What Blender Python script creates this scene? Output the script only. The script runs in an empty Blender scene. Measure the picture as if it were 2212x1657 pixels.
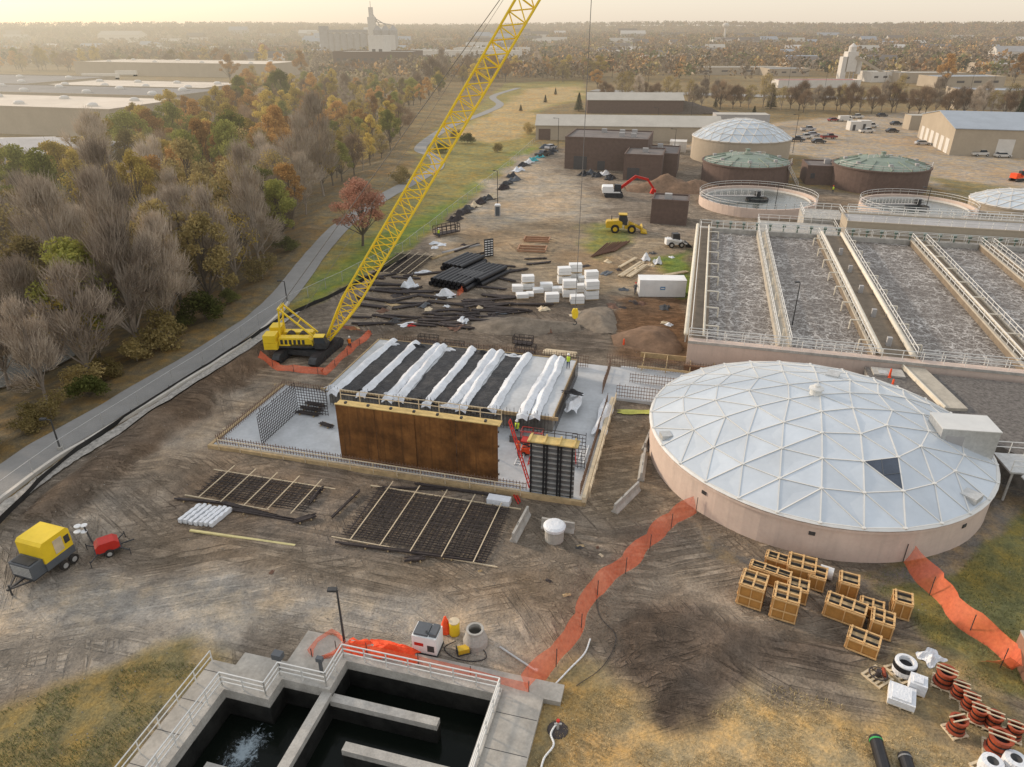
import bpy, math, random
import numpy as np
from mathutils import Vector
random.seed(7); rng=np.random.default_rng(7)
D=bpy.data; S=bpy.context.scene; COL=S.collection
H=35.0; P=math.radians(26.8); F=1533.0; sp,cp=math.sin(P),math.cos(P)
SA=math.radians(-14.6); cs,sn=math.cos(SA),math.sin(SA)
def g(px,py,h=0.0):
    u=(px-1106)/F; v=(py-828.5)/F; t=(H-h)/(sp+v*cp)
    return (u*t, t*(cp-v*sp))
def pr(x,y,z=0):
    d=y*cp+(H-z)*sp; return 1106+F*x/d, 828.5+F*((H-z)*cp-y*sp)/d
def SW(u,v): return (u*cs-v*sn, u*sn+v*cs)
def WS(x,y): return (x*cs+y*sn, -x*sn+y*cs)
def gs(px,py,h=0.0): return WS(*g(px,py,h))
# ---------- nodes / materials
def N(nt,t,**kw):
    n=nt.nodes.new(t)
    for k,v in kw.items():
        if hasattr(n,k) and k not in n.inputs: setattr(n,k,v)
        else: n.inputs[k].default_value=v
    return n
def newmat(name):
    m=D.materials.new(name); m.use_nodes=True; m.node_tree.nodes.clear(); return m,m.node_tree
def math_(nt,op,a,b=None,c=False):
    n=nt.nodes.new('ShaderNodeMath'); n.operation=op; n.use_clamp=c
    for i,x in enumerate((a,b)):
        if x is None: continue
        if isinstance(x,(int,float)): n.inputs[i].default_value=x
        else: nt.links.new(x,n.inputs[i])
    return n.outputs[0]
def mixc(nt,f,a,b,mode='MIX'):
    n=nt.nodes.new('ShaderNodeMix'); n.data_type='RGBA'; n.blend_type=mode
    for i,x in ((0,f),(6,a),(7,b)):
        if isinstance(x,(int,float)): n.inputs[i].default_value=x
        elif isinstance(x,tuple): n.inputs[i].default_value=(*x[:3],1)
        else: nt.links.new(x,n.inputs[i])
    return n.outputs[2]
HG=D.node_groups.new('AerialHaze','ShaderNodeTree')  # haze painted into materials: emission grows with distance, brighter on sun side
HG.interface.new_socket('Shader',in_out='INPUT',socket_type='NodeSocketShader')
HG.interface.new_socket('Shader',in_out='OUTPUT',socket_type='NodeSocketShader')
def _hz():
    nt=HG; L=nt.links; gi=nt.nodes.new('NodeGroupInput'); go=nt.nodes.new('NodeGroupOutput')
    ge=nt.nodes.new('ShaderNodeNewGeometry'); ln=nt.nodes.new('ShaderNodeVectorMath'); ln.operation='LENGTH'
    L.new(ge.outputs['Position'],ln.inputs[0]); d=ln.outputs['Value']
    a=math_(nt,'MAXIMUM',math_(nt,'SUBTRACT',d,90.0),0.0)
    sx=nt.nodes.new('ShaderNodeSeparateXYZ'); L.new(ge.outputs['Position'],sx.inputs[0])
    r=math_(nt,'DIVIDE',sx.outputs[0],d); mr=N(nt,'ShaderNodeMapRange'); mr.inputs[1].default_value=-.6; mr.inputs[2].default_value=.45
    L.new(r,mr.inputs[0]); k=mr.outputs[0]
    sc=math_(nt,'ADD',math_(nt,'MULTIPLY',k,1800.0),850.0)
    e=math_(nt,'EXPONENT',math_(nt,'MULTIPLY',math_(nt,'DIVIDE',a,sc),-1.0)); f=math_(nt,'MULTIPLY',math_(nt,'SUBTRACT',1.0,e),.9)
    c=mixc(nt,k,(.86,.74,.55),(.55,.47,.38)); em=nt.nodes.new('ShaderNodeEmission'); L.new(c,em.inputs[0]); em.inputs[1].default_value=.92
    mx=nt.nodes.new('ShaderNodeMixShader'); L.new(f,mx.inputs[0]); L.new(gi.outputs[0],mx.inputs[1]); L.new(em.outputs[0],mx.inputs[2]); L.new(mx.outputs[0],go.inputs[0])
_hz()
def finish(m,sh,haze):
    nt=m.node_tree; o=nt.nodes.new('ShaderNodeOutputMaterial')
    if haze:  # lay the painted haze glow over the surface shader
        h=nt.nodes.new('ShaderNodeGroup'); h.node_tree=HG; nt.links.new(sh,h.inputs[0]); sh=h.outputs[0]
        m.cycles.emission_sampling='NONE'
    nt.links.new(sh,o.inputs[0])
def M(name,col,rough=.8,var=.18,scale=1.5,metal=0,bump=0.,haze=False,col2=None,dirt=0.,dcol=(.12,.09,.06),alpha=1.,spec=.3,streak=0.,island=0.):
    m,nt=newmat(name); L=nt.links
    tc=nt.nodes.new('ShaderNodeTexCoord'); vec=tc.outputs['Object']
    n=N(nt,'ShaderNodeTexNoise',Scale=scale,Detail=6.0,Roughness=.6); L.new(vec,n.inputs['Vector'])
    mr=nt.nodes.new('ShaderNodeMapRange'); mr.inputs[1].default_value=.3; mr.inputs[2].default_value=.7; L.new(n.outputs[0],mr.inputs[0])
    a=tuple(c*(1-var) for c in col); b=col2 if col2 else tuple(min(1,c*(1+var)) for c in col)
    c=mixc(nt,mr.outputs[0],a,b)
    n2=N(nt,'ShaderNodeTexNoise',Scale=scale*7,Detail=4.0); L.new(vec,n2.inputs['Vector'])
    c=mixc(nt,.25*min(1,var*5),c,n2.outputs[0],'OVERLAY')
    if dirt>0:
        n3=N(nt,'ShaderNodeTexNoise',Scale=scale*.6,Detail=8.0,Roughness=.7); L.new(vec,n3.inputs['Vector'])
        m2=nt.nodes.new('ShaderNodeMapRange'); m2.inputs[1].default_value=.45; m2.inputs[2].default_value=.75; m2.inputs[4].default_value=dirt; L.new(n3.outputs[0],m2.inputs[0])
        c=mixc(nt,m2.outputs[0],c,dcol)
    if streak>0:
        mp=nt.nodes.new('ShaderNodeMapping'); mp.inputs['Scale'].default_value=(2.2,2.2,.16); L.new(vec,mp.inputs['Vector']); n4=N(nt,'ShaderNodeTexNoise',Scale=1.4,Detail=5.,Roughness=.6); L.new(mp.outputs[0],n4.inputs['Vector'])
        m3=nt.nodes.new('ShaderNodeMapRange'); m3.inputs[1].default_value=.5; m3.inputs[2].default_value=.68; m3.inputs[4].default_value=streak; L.new(n4.outputs[0],m3.inputs[0]); c=mixc(nt,m3.outputs[0],c,dcol)
    if island>0:
        ge=nt.nodes.new('ShaderNodeNewGeometry'); hs=nt.nodes.new('ShaderNodeHueSaturation'); L.new(c,hs.inputs['Color']); L.new(math_(nt,'ADD',math_(nt,'MULTIPLY',ge.outputs['Random Per Island'],island*2),1-island),hs.inputs['Value']); c=hs.outputs[0]
    p=N(nt,'ShaderNodeBsdfPrincipled',Roughness=rough,Metallic=metal); p.inputs['Specular IOR Level'].default_value=spec; L.new(c,p.inputs['Base Color'])
    if bump>0:
        b_=N(nt,'ShaderNodeBump',Strength=bump,Distance=.1); L.new(n2.outputs[0],b_.inputs['Height']); L.new(b_.outputs[0],p.inputs['Normal'])
    sh=p.outputs[0]
    if alpha<1:
        t=nt.nodes.new('ShaderNodeBsdfTransparent'); mx=nt.nodes.new('ShaderNodeMixShader'); mx.inputs[0].default_value=alpha; L.new(t.outputs[0],mx.inputs[1]); L.new(sh,mx.inputs[2]); sh=mx.outputs[0]
    finish(m,sh,haze); return m
def leafmat(name,c1,c2,haze=True,tr=.3):
    m,nt=newmat(name); L=nt.links
    tc=nt.nodes.new('ShaderNodeTexCoord'); n=N(nt,'ShaderNodeTexNoise',Scale=.45,Detail=3.0); L.new(tc.outputs['Object'],n.inputs['Vector'])
    ge=nt.nodes.new('ShaderNodeNewGeometry'); oi=nt.nodes.new('ShaderNodeObjectInfo')
    f=math_(nt,'ADD',math_(nt,'MULTIPLY',n.outputs[0],1.3),math_(nt,'MULTIPLY',ge.outputs['Random Per Island'],.5)); f=math_(nt,'SUBTRACT',math_(nt,'ADD',f,math_(nt,'MULTIPLY',oi.outputs['Random'],.5)),.68,True)
    c=mixc(nt,f,c1,c2)
    hs=nt.nodes.new('ShaderNodeHueSaturation'); L.new(c,hs.inputs['Color'])
    L.new(math_(nt,'ADD',math_(nt,'MULTIPLY',oi.outputs['Random'],.45),.8),hs.inputs['Value'])
    df=nt.nodes.new('ShaderNodeBsdfDiffuse'); L.new(hs.outputs[0],df.inputs[0]); t=nt.nodes.new('ShaderNodeBsdfTranslucent'); L.new(hs.outputs[0],t.inputs[0])
    mx=nt.nodes.new('ShaderNodeMixShader'); mx.inputs[0].default_value=tr; L.new(df.outputs[0],mx.inputs[1]); L.new(t.outputs[0],mx.inputs[2])
    finish(m,mx.outputs[0],haze); return m
m_conc=M('concrete',(.4,.38,.34),.85,.2,1.2,bump=.3,dirt=.35,dcol=(.2,.18,.15))
m_concd=M('stained_concrete',(.24,.225,.2),.9,.3,1.,bump=.3,dirt=.7,dcol=(.05,.045,.04))
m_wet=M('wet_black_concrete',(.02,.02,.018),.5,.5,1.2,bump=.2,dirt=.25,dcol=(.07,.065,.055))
m_slab=M('fresh_slab',(.46,.475,.48),.8,.12,.4,dirt=.35,dcol=(.3,.28,.25))
m_beige=M('beige_render',(.6,.48,.4),.85,.08,.6,dirt=.2,dcol=(.38,.31,.26),streak=.2)
m_beigef=M('beige_wall_far',(.38,.32,.24),.85,.08,.2,haze=True)
m_steel=M('galvanised',(.5,.5,.48),.45,.15,3,metal=.4)
m_rail=M('rail_metal',(.68,.67,.63),.4,.08,3,metal=.1)
m_rebar=M('rebar',(.055,.045,.042),.8,.3,3)
m_black=M('black_plastic',(.018,.018,.02),.45,.3,2)
m_pipe=M('black_pipe',(.022,.022,.024),.35,.2,2)
m_dark=M('dark_metal',(.05,.05,.05),.5,.3,2)
m_yel=M('crane_yellow',(.8,.56,.03),.4,.06,1,dirt=.12,dcol=(.4,.26,.05))
m_yel2=M('machine_yellow',(.62,.4,.03),.45,.1,1,dirt=.4)
m_red=M('red_paint',(.5,.03,.02),.45,.1,1,dirt=.2)
m_white=M('white_paint',(.76,.76,.74),.5,.06,1,dirt=.2,dcol=(.5,.47,.42))
m_blank=M('white_blanket',(.7,.72,.74),.6,.1,1.2,bump=.6,dirt=.35,dcol=(.42,.4,.37))
m_bblank=M('black_blanket',(.02,.02,.022),.5,.5,1.5,bump=.9,dirt=.45,dcol=(.15,.14,.13))
m_rust=M('rusty_plywood',(.1,.042,.013),.5,.35,.5,bump=.15,col2=(.28,.125,.038),dirt=.6,dcol=(.055,.028,.014),spec=.35,streak=.6)
m_form=M('form_steel',(.13,.13,.13),.6,.2,2,dirt=.4,dcol=(.25,.2,.15))
m_wood=M('timber',(.45,.33,.18),.85,.2,2,dirt=.25)
m_woodl=M('pale_timber',(.58,.48,.33),.85,.15,2)
m_crate=M('crate_board',(.44,.22,.06),.75,.15,1.5,dirt=.15)
m_crate2=M('crate_frame_timber',(.6,.38,.17),.8,.15,2)
m_orange=M('orange_netting',(.95,.17,.07),.6,.25,4,alpha=.55)
m_orange2=M('orange_cloth',(.85,.1,.03),.7,.2,3,bump=.5)
m_pan=M('dome_panel',(.54,.585,.62),.4,.06,.35,metal=.25,dirt=.2,dcol=(.42,.43,.42),island=.07)
m_bat=M('dome_batten',(.64,.63,.59),.45,.05,1,metal=.1)
m_solar=M('solar_glass',(.05,.065,.09),.2,.2,1,spec=.5)
m_glass=M('glass',(.04,.05,.06),.12,.1,1,spec=.8)
m_tyre=M('tyre',(.03,.028,.026),.9,.2,4,dirt=.4)
m_brick=M('brick',(.125,.085,.07),.9,.15,1.2,haze=True,dirt=.2)
m_brick2=M('orange_brick',(.27,.15,.1),.9,.15,.8)
m_roofd=M('roof_dark',(.16,.14,.13),.9,.15,.4,haze=True,dirt=.3)
m_roofl=M('roof_pale',(.44,.41,.35),.7,.08,.2,haze=True)
m_roofw=M('roof_white_membrane',(.66,.57,.46),.7,.12,.06,haze=True,dirt=.3,dcol=(.38,.34,.28))
m_roofg=M('roof_graphite_membrane',(.2,.19,.18),.8,.15,.06,haze=True)
m_roofb=M('roof_blue_grey',(.3,.34,.38),.6,.08,.2,haze=True)
m_green=M('copper_green',(.2,.25,.2),.65,.12,.6,haze=True,dirt=.4,dcol=(.17,.17,.14))
m_whitef=M('white_far',(.6,.57,.52),.7,.08,.4,haze=True)
m_greyf=M('grey_far',(.35,.34,.33),.8,.12,.15,haze=True)
m_redf=M('red_far',(.4,.06,.04),.7,.1,.3,haze=True)
m_winf=M('window_far',(.06,.06,.065),.3,.1,1,haze=True)
m_bark=M('bark',(.11,.09,.07),.9,.2,3,haze=True)
m_barkg=M('grey_bark',(.27,.225,.18),.9,.2,3,haze=True)
m_asph=M('asphalt',(.27,.262,.245),.9,.08,.5,haze=True,dirt=.2,dcol=(.21,.195,.17))
m_silt=M('silt_fabric',(.03,.028,.026),.8,.3,1)
m_link=M('chain_link',(.4,.4,.38),.6,.1,3,alpha=.12)
m_valve=M('valve_red',(.3,.06,.025),.5,.25,2,dirt=.3)
m_blue=M('blue_paint',(.05,.2,.4),.5,.1,1)
m_teal=M('teal_wrap',(.1,.4,.42),.5,.2,1)
m_stone=M('stones',(.27,.24,.2),.9,.3,1.5)
m_greybox=M('grey_panel',(.1,.11,.12),.5,.1,1,dirt=.2)
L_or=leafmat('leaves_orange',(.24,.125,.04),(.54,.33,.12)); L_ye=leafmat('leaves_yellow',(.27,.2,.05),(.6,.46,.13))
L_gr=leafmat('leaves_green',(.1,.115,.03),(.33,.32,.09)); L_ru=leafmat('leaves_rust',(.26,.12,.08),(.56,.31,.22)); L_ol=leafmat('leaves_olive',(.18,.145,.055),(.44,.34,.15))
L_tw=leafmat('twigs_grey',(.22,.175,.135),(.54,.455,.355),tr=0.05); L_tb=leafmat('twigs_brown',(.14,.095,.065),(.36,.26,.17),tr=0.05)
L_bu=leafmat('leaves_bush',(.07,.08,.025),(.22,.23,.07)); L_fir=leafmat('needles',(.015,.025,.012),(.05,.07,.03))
# ---------- mesh builder
class MB:
    def __init__(s): s.v=[]; s.f=[]
    def add(s,vs,fs):
        o=len(s.v); s.v.extend([tuple(map(float,v)) for v in vs]); s.f.extend([tuple(i+o for i in f) for f in fs]); return s
    def box(s,x0,x1,y0,y1,z0,z1):
        return s.add([(x0,y0,z0),(x1,y0,z0),(x1,y1,z0),(x0,y1,z0),(x0,y0,z1),(x1,y0,z1),(x1,y1,z1),(x0,y1,z1)],
            [(0,3,2,1),(4,5,6,7),(0,1,5,4),(1,2,6,5),(2,3,7,6),(3,0,4,7)])
    def _fr(s,a,b):
        a=Vector(a); b=Vector(b); d=(b-a).normalized(); u=Vector((0,0,1)) if abs(d.z)<.95 else Vector((1,0,0))
        x=d.cross(u).normalized(); return a,b,x,x.cross(d).normalized()
    def bar(s,a,b,w,h=None):
        h=h or w; a,b,x,y=s._fr(a,b); vs=[]
        for q in (a,b):
            for i,j in ((-1,-1),(1,-1),(1,1),(-1,1)): vs.append(q+x*w/2*i+y*h/2*j)
        return s.add(vs,[(0,3,2,1),(4,5,6,7),(0,1,5,4),(1,2,6,5),(2,3,7,6),(3,0,4,7)])
    def tube(s,a,b,r,r2=None,n=8,caps=True):
        r2=r if r2 is None else r2; a,b,x,y=s._fr(a,b); vs=[]
        for q,rr in ((a,r),(b,r2)):
            for k in range(n):
                t=2*math.pi*k/n; vs.append(q+x*math.cos(t)*rr+y*math.sin(t)*rr)
        fs=[(k,(k+1)%n,n+(k+1)%n,n+k) for k in range(n)]
        if caps: fs+=[tuple(range(n-1,-1,-1)),tuple(range(n,2*n))]
        return s.add(vs,fs)
    def path(s,pts,r,n=6):
        for a,b in zip(pts[:-1],pts[1:]): s.tube(a,b,r,n=n)
        return s
    def lathe(s,prof,c=(0,0),n=24):
        vs=[];fs=[]
        for r,z in prof:
            for k in range(n):
                t=2*math.pi*k/n; vs.append((c[0]+r*math.cos(t),c[1]+r*math.sin(t),z))
        m=len(prof)
        for i in range(m-1):
            for k in range(n): fs.append((i*n+k,i*n+(k+1)%n,(i+1)*n+(k+1)%n,(i+1)*n+k))
        return s.add(vs,fs)
    def prism(s,poly,z0,z1):
        n=len(poly)
        return s.add([(x,y,z0) for x,y in poly]+[(x,y,z1) for x,y in poly],[tuple(range(n-1,-1,-1)),tuple(range(n,2*n))]+[(k,(k+1)%n,n+(k+1)%n,n+k) for k in range(n)])
    def prof(s,poly,y0,y1):
        n=len(poly)
        return s.add([(x,y0,z) for x,z in poly]+[(x,y1,z) for x,z in poly],[tuple(range(n)),tuple(range(2*n-1,n-1,-1))]+[(k,n+k,n+(k+1)%n,(k+1)%n) for k in range(n)])
    def rot(s,a,c=(0,0)):
        ca,sa=math.cos(a),math.sin(a); s.v=[((x-c[0])*ca-(y-c[1])*sa+c[0],(x-c[0])*sa+(y-c[1])*ca+c[1],z) for x,y,z in s.v]; return s
    def mv(s,dx,dy,dz=0): s.v=[(x+dx,y+dy,z+dz) for x,y,z in s.v]; return s
    def build(s,name,mat,parent=None,loc=None,rz=0,smooth=False):
        me=D.meshes.new(name); me.from_pydata(s.v,[],s.f); me.update(); me.materials.append(mat)
        if smooth: me.polygons.foreach_set('use_smooth',[True]*len(me.polygons))
        o=D.objects.new(name,me); COL.objects.link(o)
        if parent: o.parent=parent
        if loc: o.location=(*loc,0)[:3] if len(loc)==2 else loc
        o.rotation_euler[2]=rz; return o
def tag(o,label=None,cat=None,group=None,kind=None):
    for k,v in (('label',label),('category',cat),('group',group),('kind',kind)):
        if v: o[k]=v
    return o
def T(name,label,cat,loc=(0,0,0),rz=0,group=None):
    o=D.objects.new(name,None); COL.objects.link(o); o.empty_display_size=.3
    o.location=(loc[0],loc[1],loc[2] if len(loc)>2 else 0); o.rotation_euler[2]=rz
    return tag(o,label,cat,group)
KIDS={}
def kids(o):
    if o.name not in KIDS: KIDS[o.name]=list(o.children)
    return KIDS[o.name]
def dup(o,parent=None,loc=None,rz=None,label=None,sc=None):
    c=o.copy(); COL.objects.link(c)
    if parent: c.parent=parent
    if loc is not None: c.location=(loc[0],loc[1],loc[2] if len(loc)>2 else 0)
    if rz is not None: c.rotation_euler[2]=rz
    if label: c['label']=label
    if sc: c.scale=sc
    for k in kids(o): dup(k,c)
    return c
def quads(name,V,mat,parent=None,cols=None):
    n=len(V); me=D.meshes.new(name); me.vertices.add(4*n); me.vertices.foreach_set('co',np.asarray(V,np.float32).ravel())
    me.loops.add(4*n); me.loops.foreach_set('vertex_index',np.arange(4*n,dtype=np.int32)); me.polygons.add(n)
    me.polygons.foreach_set('loop_start',np.arange(0,4*n,4,dtype=np.int32)); me.update(calc_edges=True); me.materials.append(mat)
    if cols is not None:
        a=me.color_attributes.new('Col','FLOAT_COLOR','POINT'); a.data.foreach_set('color',np.repeat(cols,4,axis=0).astype(np.float32).ravel())
    o=D.objects.new(name,me); COL.objects.link(o)
    if parent: o.parent=parent
    return o
# ---------- ground
def fn(x,y,s,seed):
    r=np.random.default_rng(seed); o=0
    for k in range(7):
        a=r.uniform(0,6.28); f=s*r.uniform(.6,1.7); o=o+np.sin((x*np.cos(a)+y*np.sin(a))*f+r.uniform(0,6.28)+1.3*np.sin((x*np.sin(a)-y*np.cos(a))*f*.5+k))
    return o/3.5
def sdf(poly,X,Y):
    d=np.full(X.shape,1e18); ins=np.zeros(X.shape,bool); n=len(poly)
    for i in range(n):
        ax,ay=poly[i]; bx,by=poly[(i+1)%n]; ex,ey=bx-ax,by-ay; wx,wy=X-ax,Y-ay
        t=np.clip((wx*ex+wy*ey)/(ex*ex+ey*ey+1e-9),0,1); d=np.minimum(d,(wx-ex*t)**2+(wy-ey*t)**2)
        c=((ay>Y)!=(by>Y)); ins^=c&(X<ex*(Y-ay)/(ey if abs(ey)>1e-9 else 1e-9)+ax)
    d=np.sqrt(d); return np.where(ins,d,-d)
def PP(pts): return [g(*p) for p in pts]
forest=PP([(-420,1200),(-60,1040),(0,985),(200,858),(420,722),(600,600),(680,480),(740,400),(850,345),(880,300),(870,250),(960,205),(960,178),(700,165),(530,200),(500,265),(300,310),(150,420),(0,430),(-500,420)])
VOID=[(-17.6,27.5),(-8.3,27.5),(-8.3,5),(-23.6,5),(-23.6,23.8),(-20.7,23.8),(-20.7,25.3),(-17.6,25.3)]
VOIDW=[SW(*p) for p in VOID]
bank=PP([(40,1120),(180,1000),(310,900),(460,805),(590,722),(640,735),(560,800),(430,900),(300,1000),(180,1090),(90,1150)])
churn=PP([(1290,1310),(1480,1280),(1650,1330),(1830,1400),(1780,1460),(1640,1440),(1520,1530),(1420,1550),(1310,1430)])
ruts=PP([(100,1020),(450,960),(700,1180),(1150,1200),(1300,1100),(1560,1240),(1500,1450),(1200,1400),(900,1300),(400,1260),(0,1250)])
def hz(x,y):
    X=np.atleast_1d(np.asarray(x,float)); Y=np.atleast_1d(np.asarray(y,float))
    near=np.clip((260-Y)/60,0,1)
    z=near*(.10*fn(X,Y,.22,1)+.045*fn(X,Y,.9,2))
    d=sdf(forest,X,Y); z-=2.6*np.clip((d-1)/11,0,1)
    db=sdf(bank,X,Y); z+=.95*np.clip(db/1.8,0,1)**.8*(1+.3*fn(X,Y,1.1,12))
    dc=sdf(churn,X,Y); z+=np.clip(dc/2.2,0,1)*(.45+.16*fn(X*.45,Y,2.6,13)+.08*fn(X,Y,2.9,15))
    dr=sdf(ruts,X,Y); z+=np.clip(dr/3,0,1)*.05*fn(X,Y*.35,2.6,14)
    r=np.hypot(X,Y); z+=26*np.clip((r-1300)/1900,0,1)**1.2+6*np.clip((r-900)/900,0,1)*fn(X,Y,.004,3)
    return z
def z1(x,y): return float(hz(x,y)[0])
def axis(segs):
    o=[]
    for a,b,s0,s1 in segs:
        x=a
        while x<b-1e-6:
            o.append(x); t=(x-a)/(b-a); x+=s0*(1-t)+s1*t
    o.append(segs[-1][1]); return np.array(o)
gx=axis([(-3500,-400,260,22),(-400,-90,22,2),(-90,-45,2,.5),(-45,60,.42,.5),(60,120,.5,2.2),(120,500,2.2,25),(500,3500,25,260)])
gy=axis([(-150,10,12,1.),(10,75,.33,.45),(75,200,.55,1.3),(200,500,1.3,9),(500,4500,9,260)])
X,Y=np.meshgrid(gx,gy); Xf,Yf=X.ravel(),Y.ravel(); Z=hz(Xf,Yf)
dv=sdf(VOIDW,Xf,Yf); Z=np.where(dv>-.8,-6.5,Z)
C=np.zeros((len(Xf),4)); C[:]=(.18,.15,.09,.0)
def paint(pts,col,a,soft=1.,jit=1.):
    d=sdf(PP(pts),Xf,Yf)+jit*fn(Xf,Yf,.5/max(jit,.4),len(pts)*7+int(col[0]*1000))+.4*jit*fn(Xf,Yf,2./max(jit,.4),len(pts)*5)
    w=np.clip(d/soft+.5,0,1)[:,None]; C[:]=C*(1-w)+np.array([*col,a])*w
paint([(-400,1250),(-60,1050),(200,870),(420,735),(600,610),(690,480),(760,410),(870,350),(890,250),(970,200),(960,170),(600,170),(300,300),(0,420),(-500,420)],(.15,.125,.08),.0,3,2)
paint([(560,720),(640,640),(690,560),(750,480),(840,420),(900,385),(890,320),(950,270),(1040,220),(1090,180),(1260,172),(1262,215),(1165,235),(1160,325),(1000,450),(850,575),(640,700)],(.21,.2,.085),.0,3,2)
paint([(960,300),(1060,240),(1150,190),(1250,185),(1250,210),(1155,240),(1150,290),(1060,310)],(.34,.28,.16),.0,6,3)
paint([(650,660),(740,560),(850,500),(1000,420),(1120,330),(1150,320),(1000,445),(850,570)],(.15,.21,.05),.0,5,2)
paint([(-700,1750),(-300,1300),(0,1120),(170,970),(300,880),(600,692),(850,565),(1000,446),(1160,325),(1490,290),(1700,400),(2300,480),(2700,1100),(2500,1900),(-700,1900)],(.28,.23,.175),1.,1.5,1)
paint([(1130,330),(1230,375),(1300,430),(1290,470),(1130,500),(960,560),(900,560),(1000,450)],(.39,.345,.28),.6,4,2)
paint([(1000,500),(1200,470),(1330,500),(1480,520),(1490,600),(1320,640),(1100,590),(900,600)],(.33,.265,.185),.8,5,2)
paint([(1440,300),(1700,262),(1980,240),(2500,250),(2600,500),(2212,470),(2010,400),(1700,330),(1500,330)],(.31,.28,.24),.1,3,1)
paint([(2000,380),(2300,420),(2500,520),(2100,440)],(.2,.18,.1),.1,3,1)
paint([(1330,640),(1490,640),(1480,800),(1330,770),(1310,700)],(.2,.125,.075),.9,2,1)
paint([(1040,640),(1300,650),(1300,770),(900,735),(700,720),(800,690)],(.19,.155,.12),1,3,1.5)
paint([(1255,500),(1340,470),(1370,520),(1290,560)],(.18,.2,.07),.1,3,1.5)
paint([(1410,560),(1490,540),(1500,620),(1480,640)],(.13,.19,.05),.1,2,1)
paint([(1310,900),(1410,900),(1410,1060),(1500,1120),(1300,1120),(1240,1060)],(.31,.24,.165),1,2,1)
paint([(-200,1330),(60,1240),(420,1225),(900,1290),(1130,1330),(1130,1450),(760,1400),(640,1340),(465,1430),(150,1450),(-200,1520)],(.4,.365,.315),.6,3,.7)
paint([(300,980),(480,860),(640,800),(700,830),(500,960),(330,1040)],(.32,.275,.22),.8,3,1.2)
paint([(40,1120),(180,1000),(310,900),(460,805),(590,722),(640,735),(560,800),(430,900),(300,1000),(180,1090),(90,1150)],(.165,.125,.09),1,1.2,.8)
paint([(0,1180),(300,1050),(400,1100),(250,1200),(0,1260)],(.32,.275,.22),1,3,1.5)
paint([(380,1010),(720,1010),(1130,1060),(1110,1180),(1060,1230),(700,1190),(380,1130)],(.235,.195,.155),.8,2,1)
paint([(300,1120),(700,1210),(1150,1230),(1300,1260),(1250,1320),(900,1270),(500,1230),(250,1190)],(.26,.21,.155),1,2,1)
paint([(0,1390),(300,1340),(420,1370),(150,1450),(-100,1470)],(.26,.23,.19),1,3,.8)
paint([(-300,1650),(0,1530),(200,1455),(330,1420),(470,1432),(280,1670),(-200,1900)],(.2,.175,.09),.1,1.5,1.2)
paint([(1110,1700),(1125,1500),(1290,1440),(1450,1480),(1600,1440),(1900,1540),(2100,1640),(2300,1700),(2300,1950),(1000,1950)],(.4,.32,.19),.15,2,1.2)
paint([(1120,1510),(1280,1450),(1330,1560),(1200,1680),(1100,1700)],(.27,.225,.125),.15,2,1)
paint([(1300,1320),(1480,1290),(1620,1330),(1800,1400),(1780,1450),(1640,1440),(1520,1530),(1440,1550),(1320,1440)],(.14,.108,.082),1,2,1)
paint([(1850,1240),(1980,1215),(2120,1150),(2230,1040),(2400,1200),(2400,1560),(2100,1480),(1960,1330)],(.175,.175,.08),.05,1.2,.8)
paint([(1940,1400),(2080,1420),(2200,1520),(2230,1640),(2020,1600),(1850,1470)],(.3,.25,.15),.2,1.5,.8)
paint([(1490,1110),(1560,1180),(1800,1250),(1980,1225),(2130,1120),(2160,1010),(2220,1000),(2230,1080),(2060,1240),(1800,1275),(1540,1210)],(.22,.2,.175),.2,.5,.3)
me=D.meshes.new('ground'); nx,ny=len(gx),len(gy)
me.vertices.add(nx*ny); me.vertices.foreach_set('co',np.stack([Xf,Yf,Z],1).astype(np.float32).ravel())
ii,jj=np.meshgrid(np.arange(nx-1),np.arange(ny-1)); b0=(jj*nx+ii).ravel(); fc=np.stack([b0,b0+1,b0+nx+1,b0+nx],1).astype(np.int32); nf=len(fc)
me.loops.add(4*nf); me.loops.foreach_set('vertex_index',fc.ravel()); me.polygons.add(nf); me.polygons.foreach_set('loop_start',np.arange(0,4*nf,4,dtype=np.int32))
me.polygons.foreach_set('use_smooth',[True]*nf); me.update(calc_edges=True)
a=me.color_attributes.new('Col','FLOAT_COLOR','POINT'); a.data.foreach_set('color',C.astype(np.float32).ravel())
m,nt=newmat('ground_soil'); L=nt.links
at=N(nt,'ShaderNodeAttribute',attribute_name='Col'); ge=nt.nodes.new('ShaderNodeNewGeometry'); pos=ge.outputs['Position']
def noise(sc,det=5.,ro=.6,vec=None,dist=0.):
    n=N(nt,'ShaderNodeTexNoise',Scale=sc,Detail=det,Roughness=ro,Distortion=dist); L.new(vec or pos,n.inputs['Vector']); return n.outputs[0]
def rng_(x,a,b,c=0.,d=1.):
    n=nt.nodes.new('ShaderNodeMapRange'); L.new(x,n.inputs[0])
    for i,v in enumerate((a,b,c,d)): n.inputs[i+1].default_value=v
    return n.outputs[0]
n1=noise(.09,6.); n2=noise(.7,7.,.65); n3=noise(6.,5.,.7)
f=math_(nt,'MULTIPLY',rng_(n1,.3,.7,.8,1.2),rng_(n2,.3,.7,.68,1.3)); f=math_(nt,'MULTIPLY',f,rng_(n3,.3,.7,.7,1.28))
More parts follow.
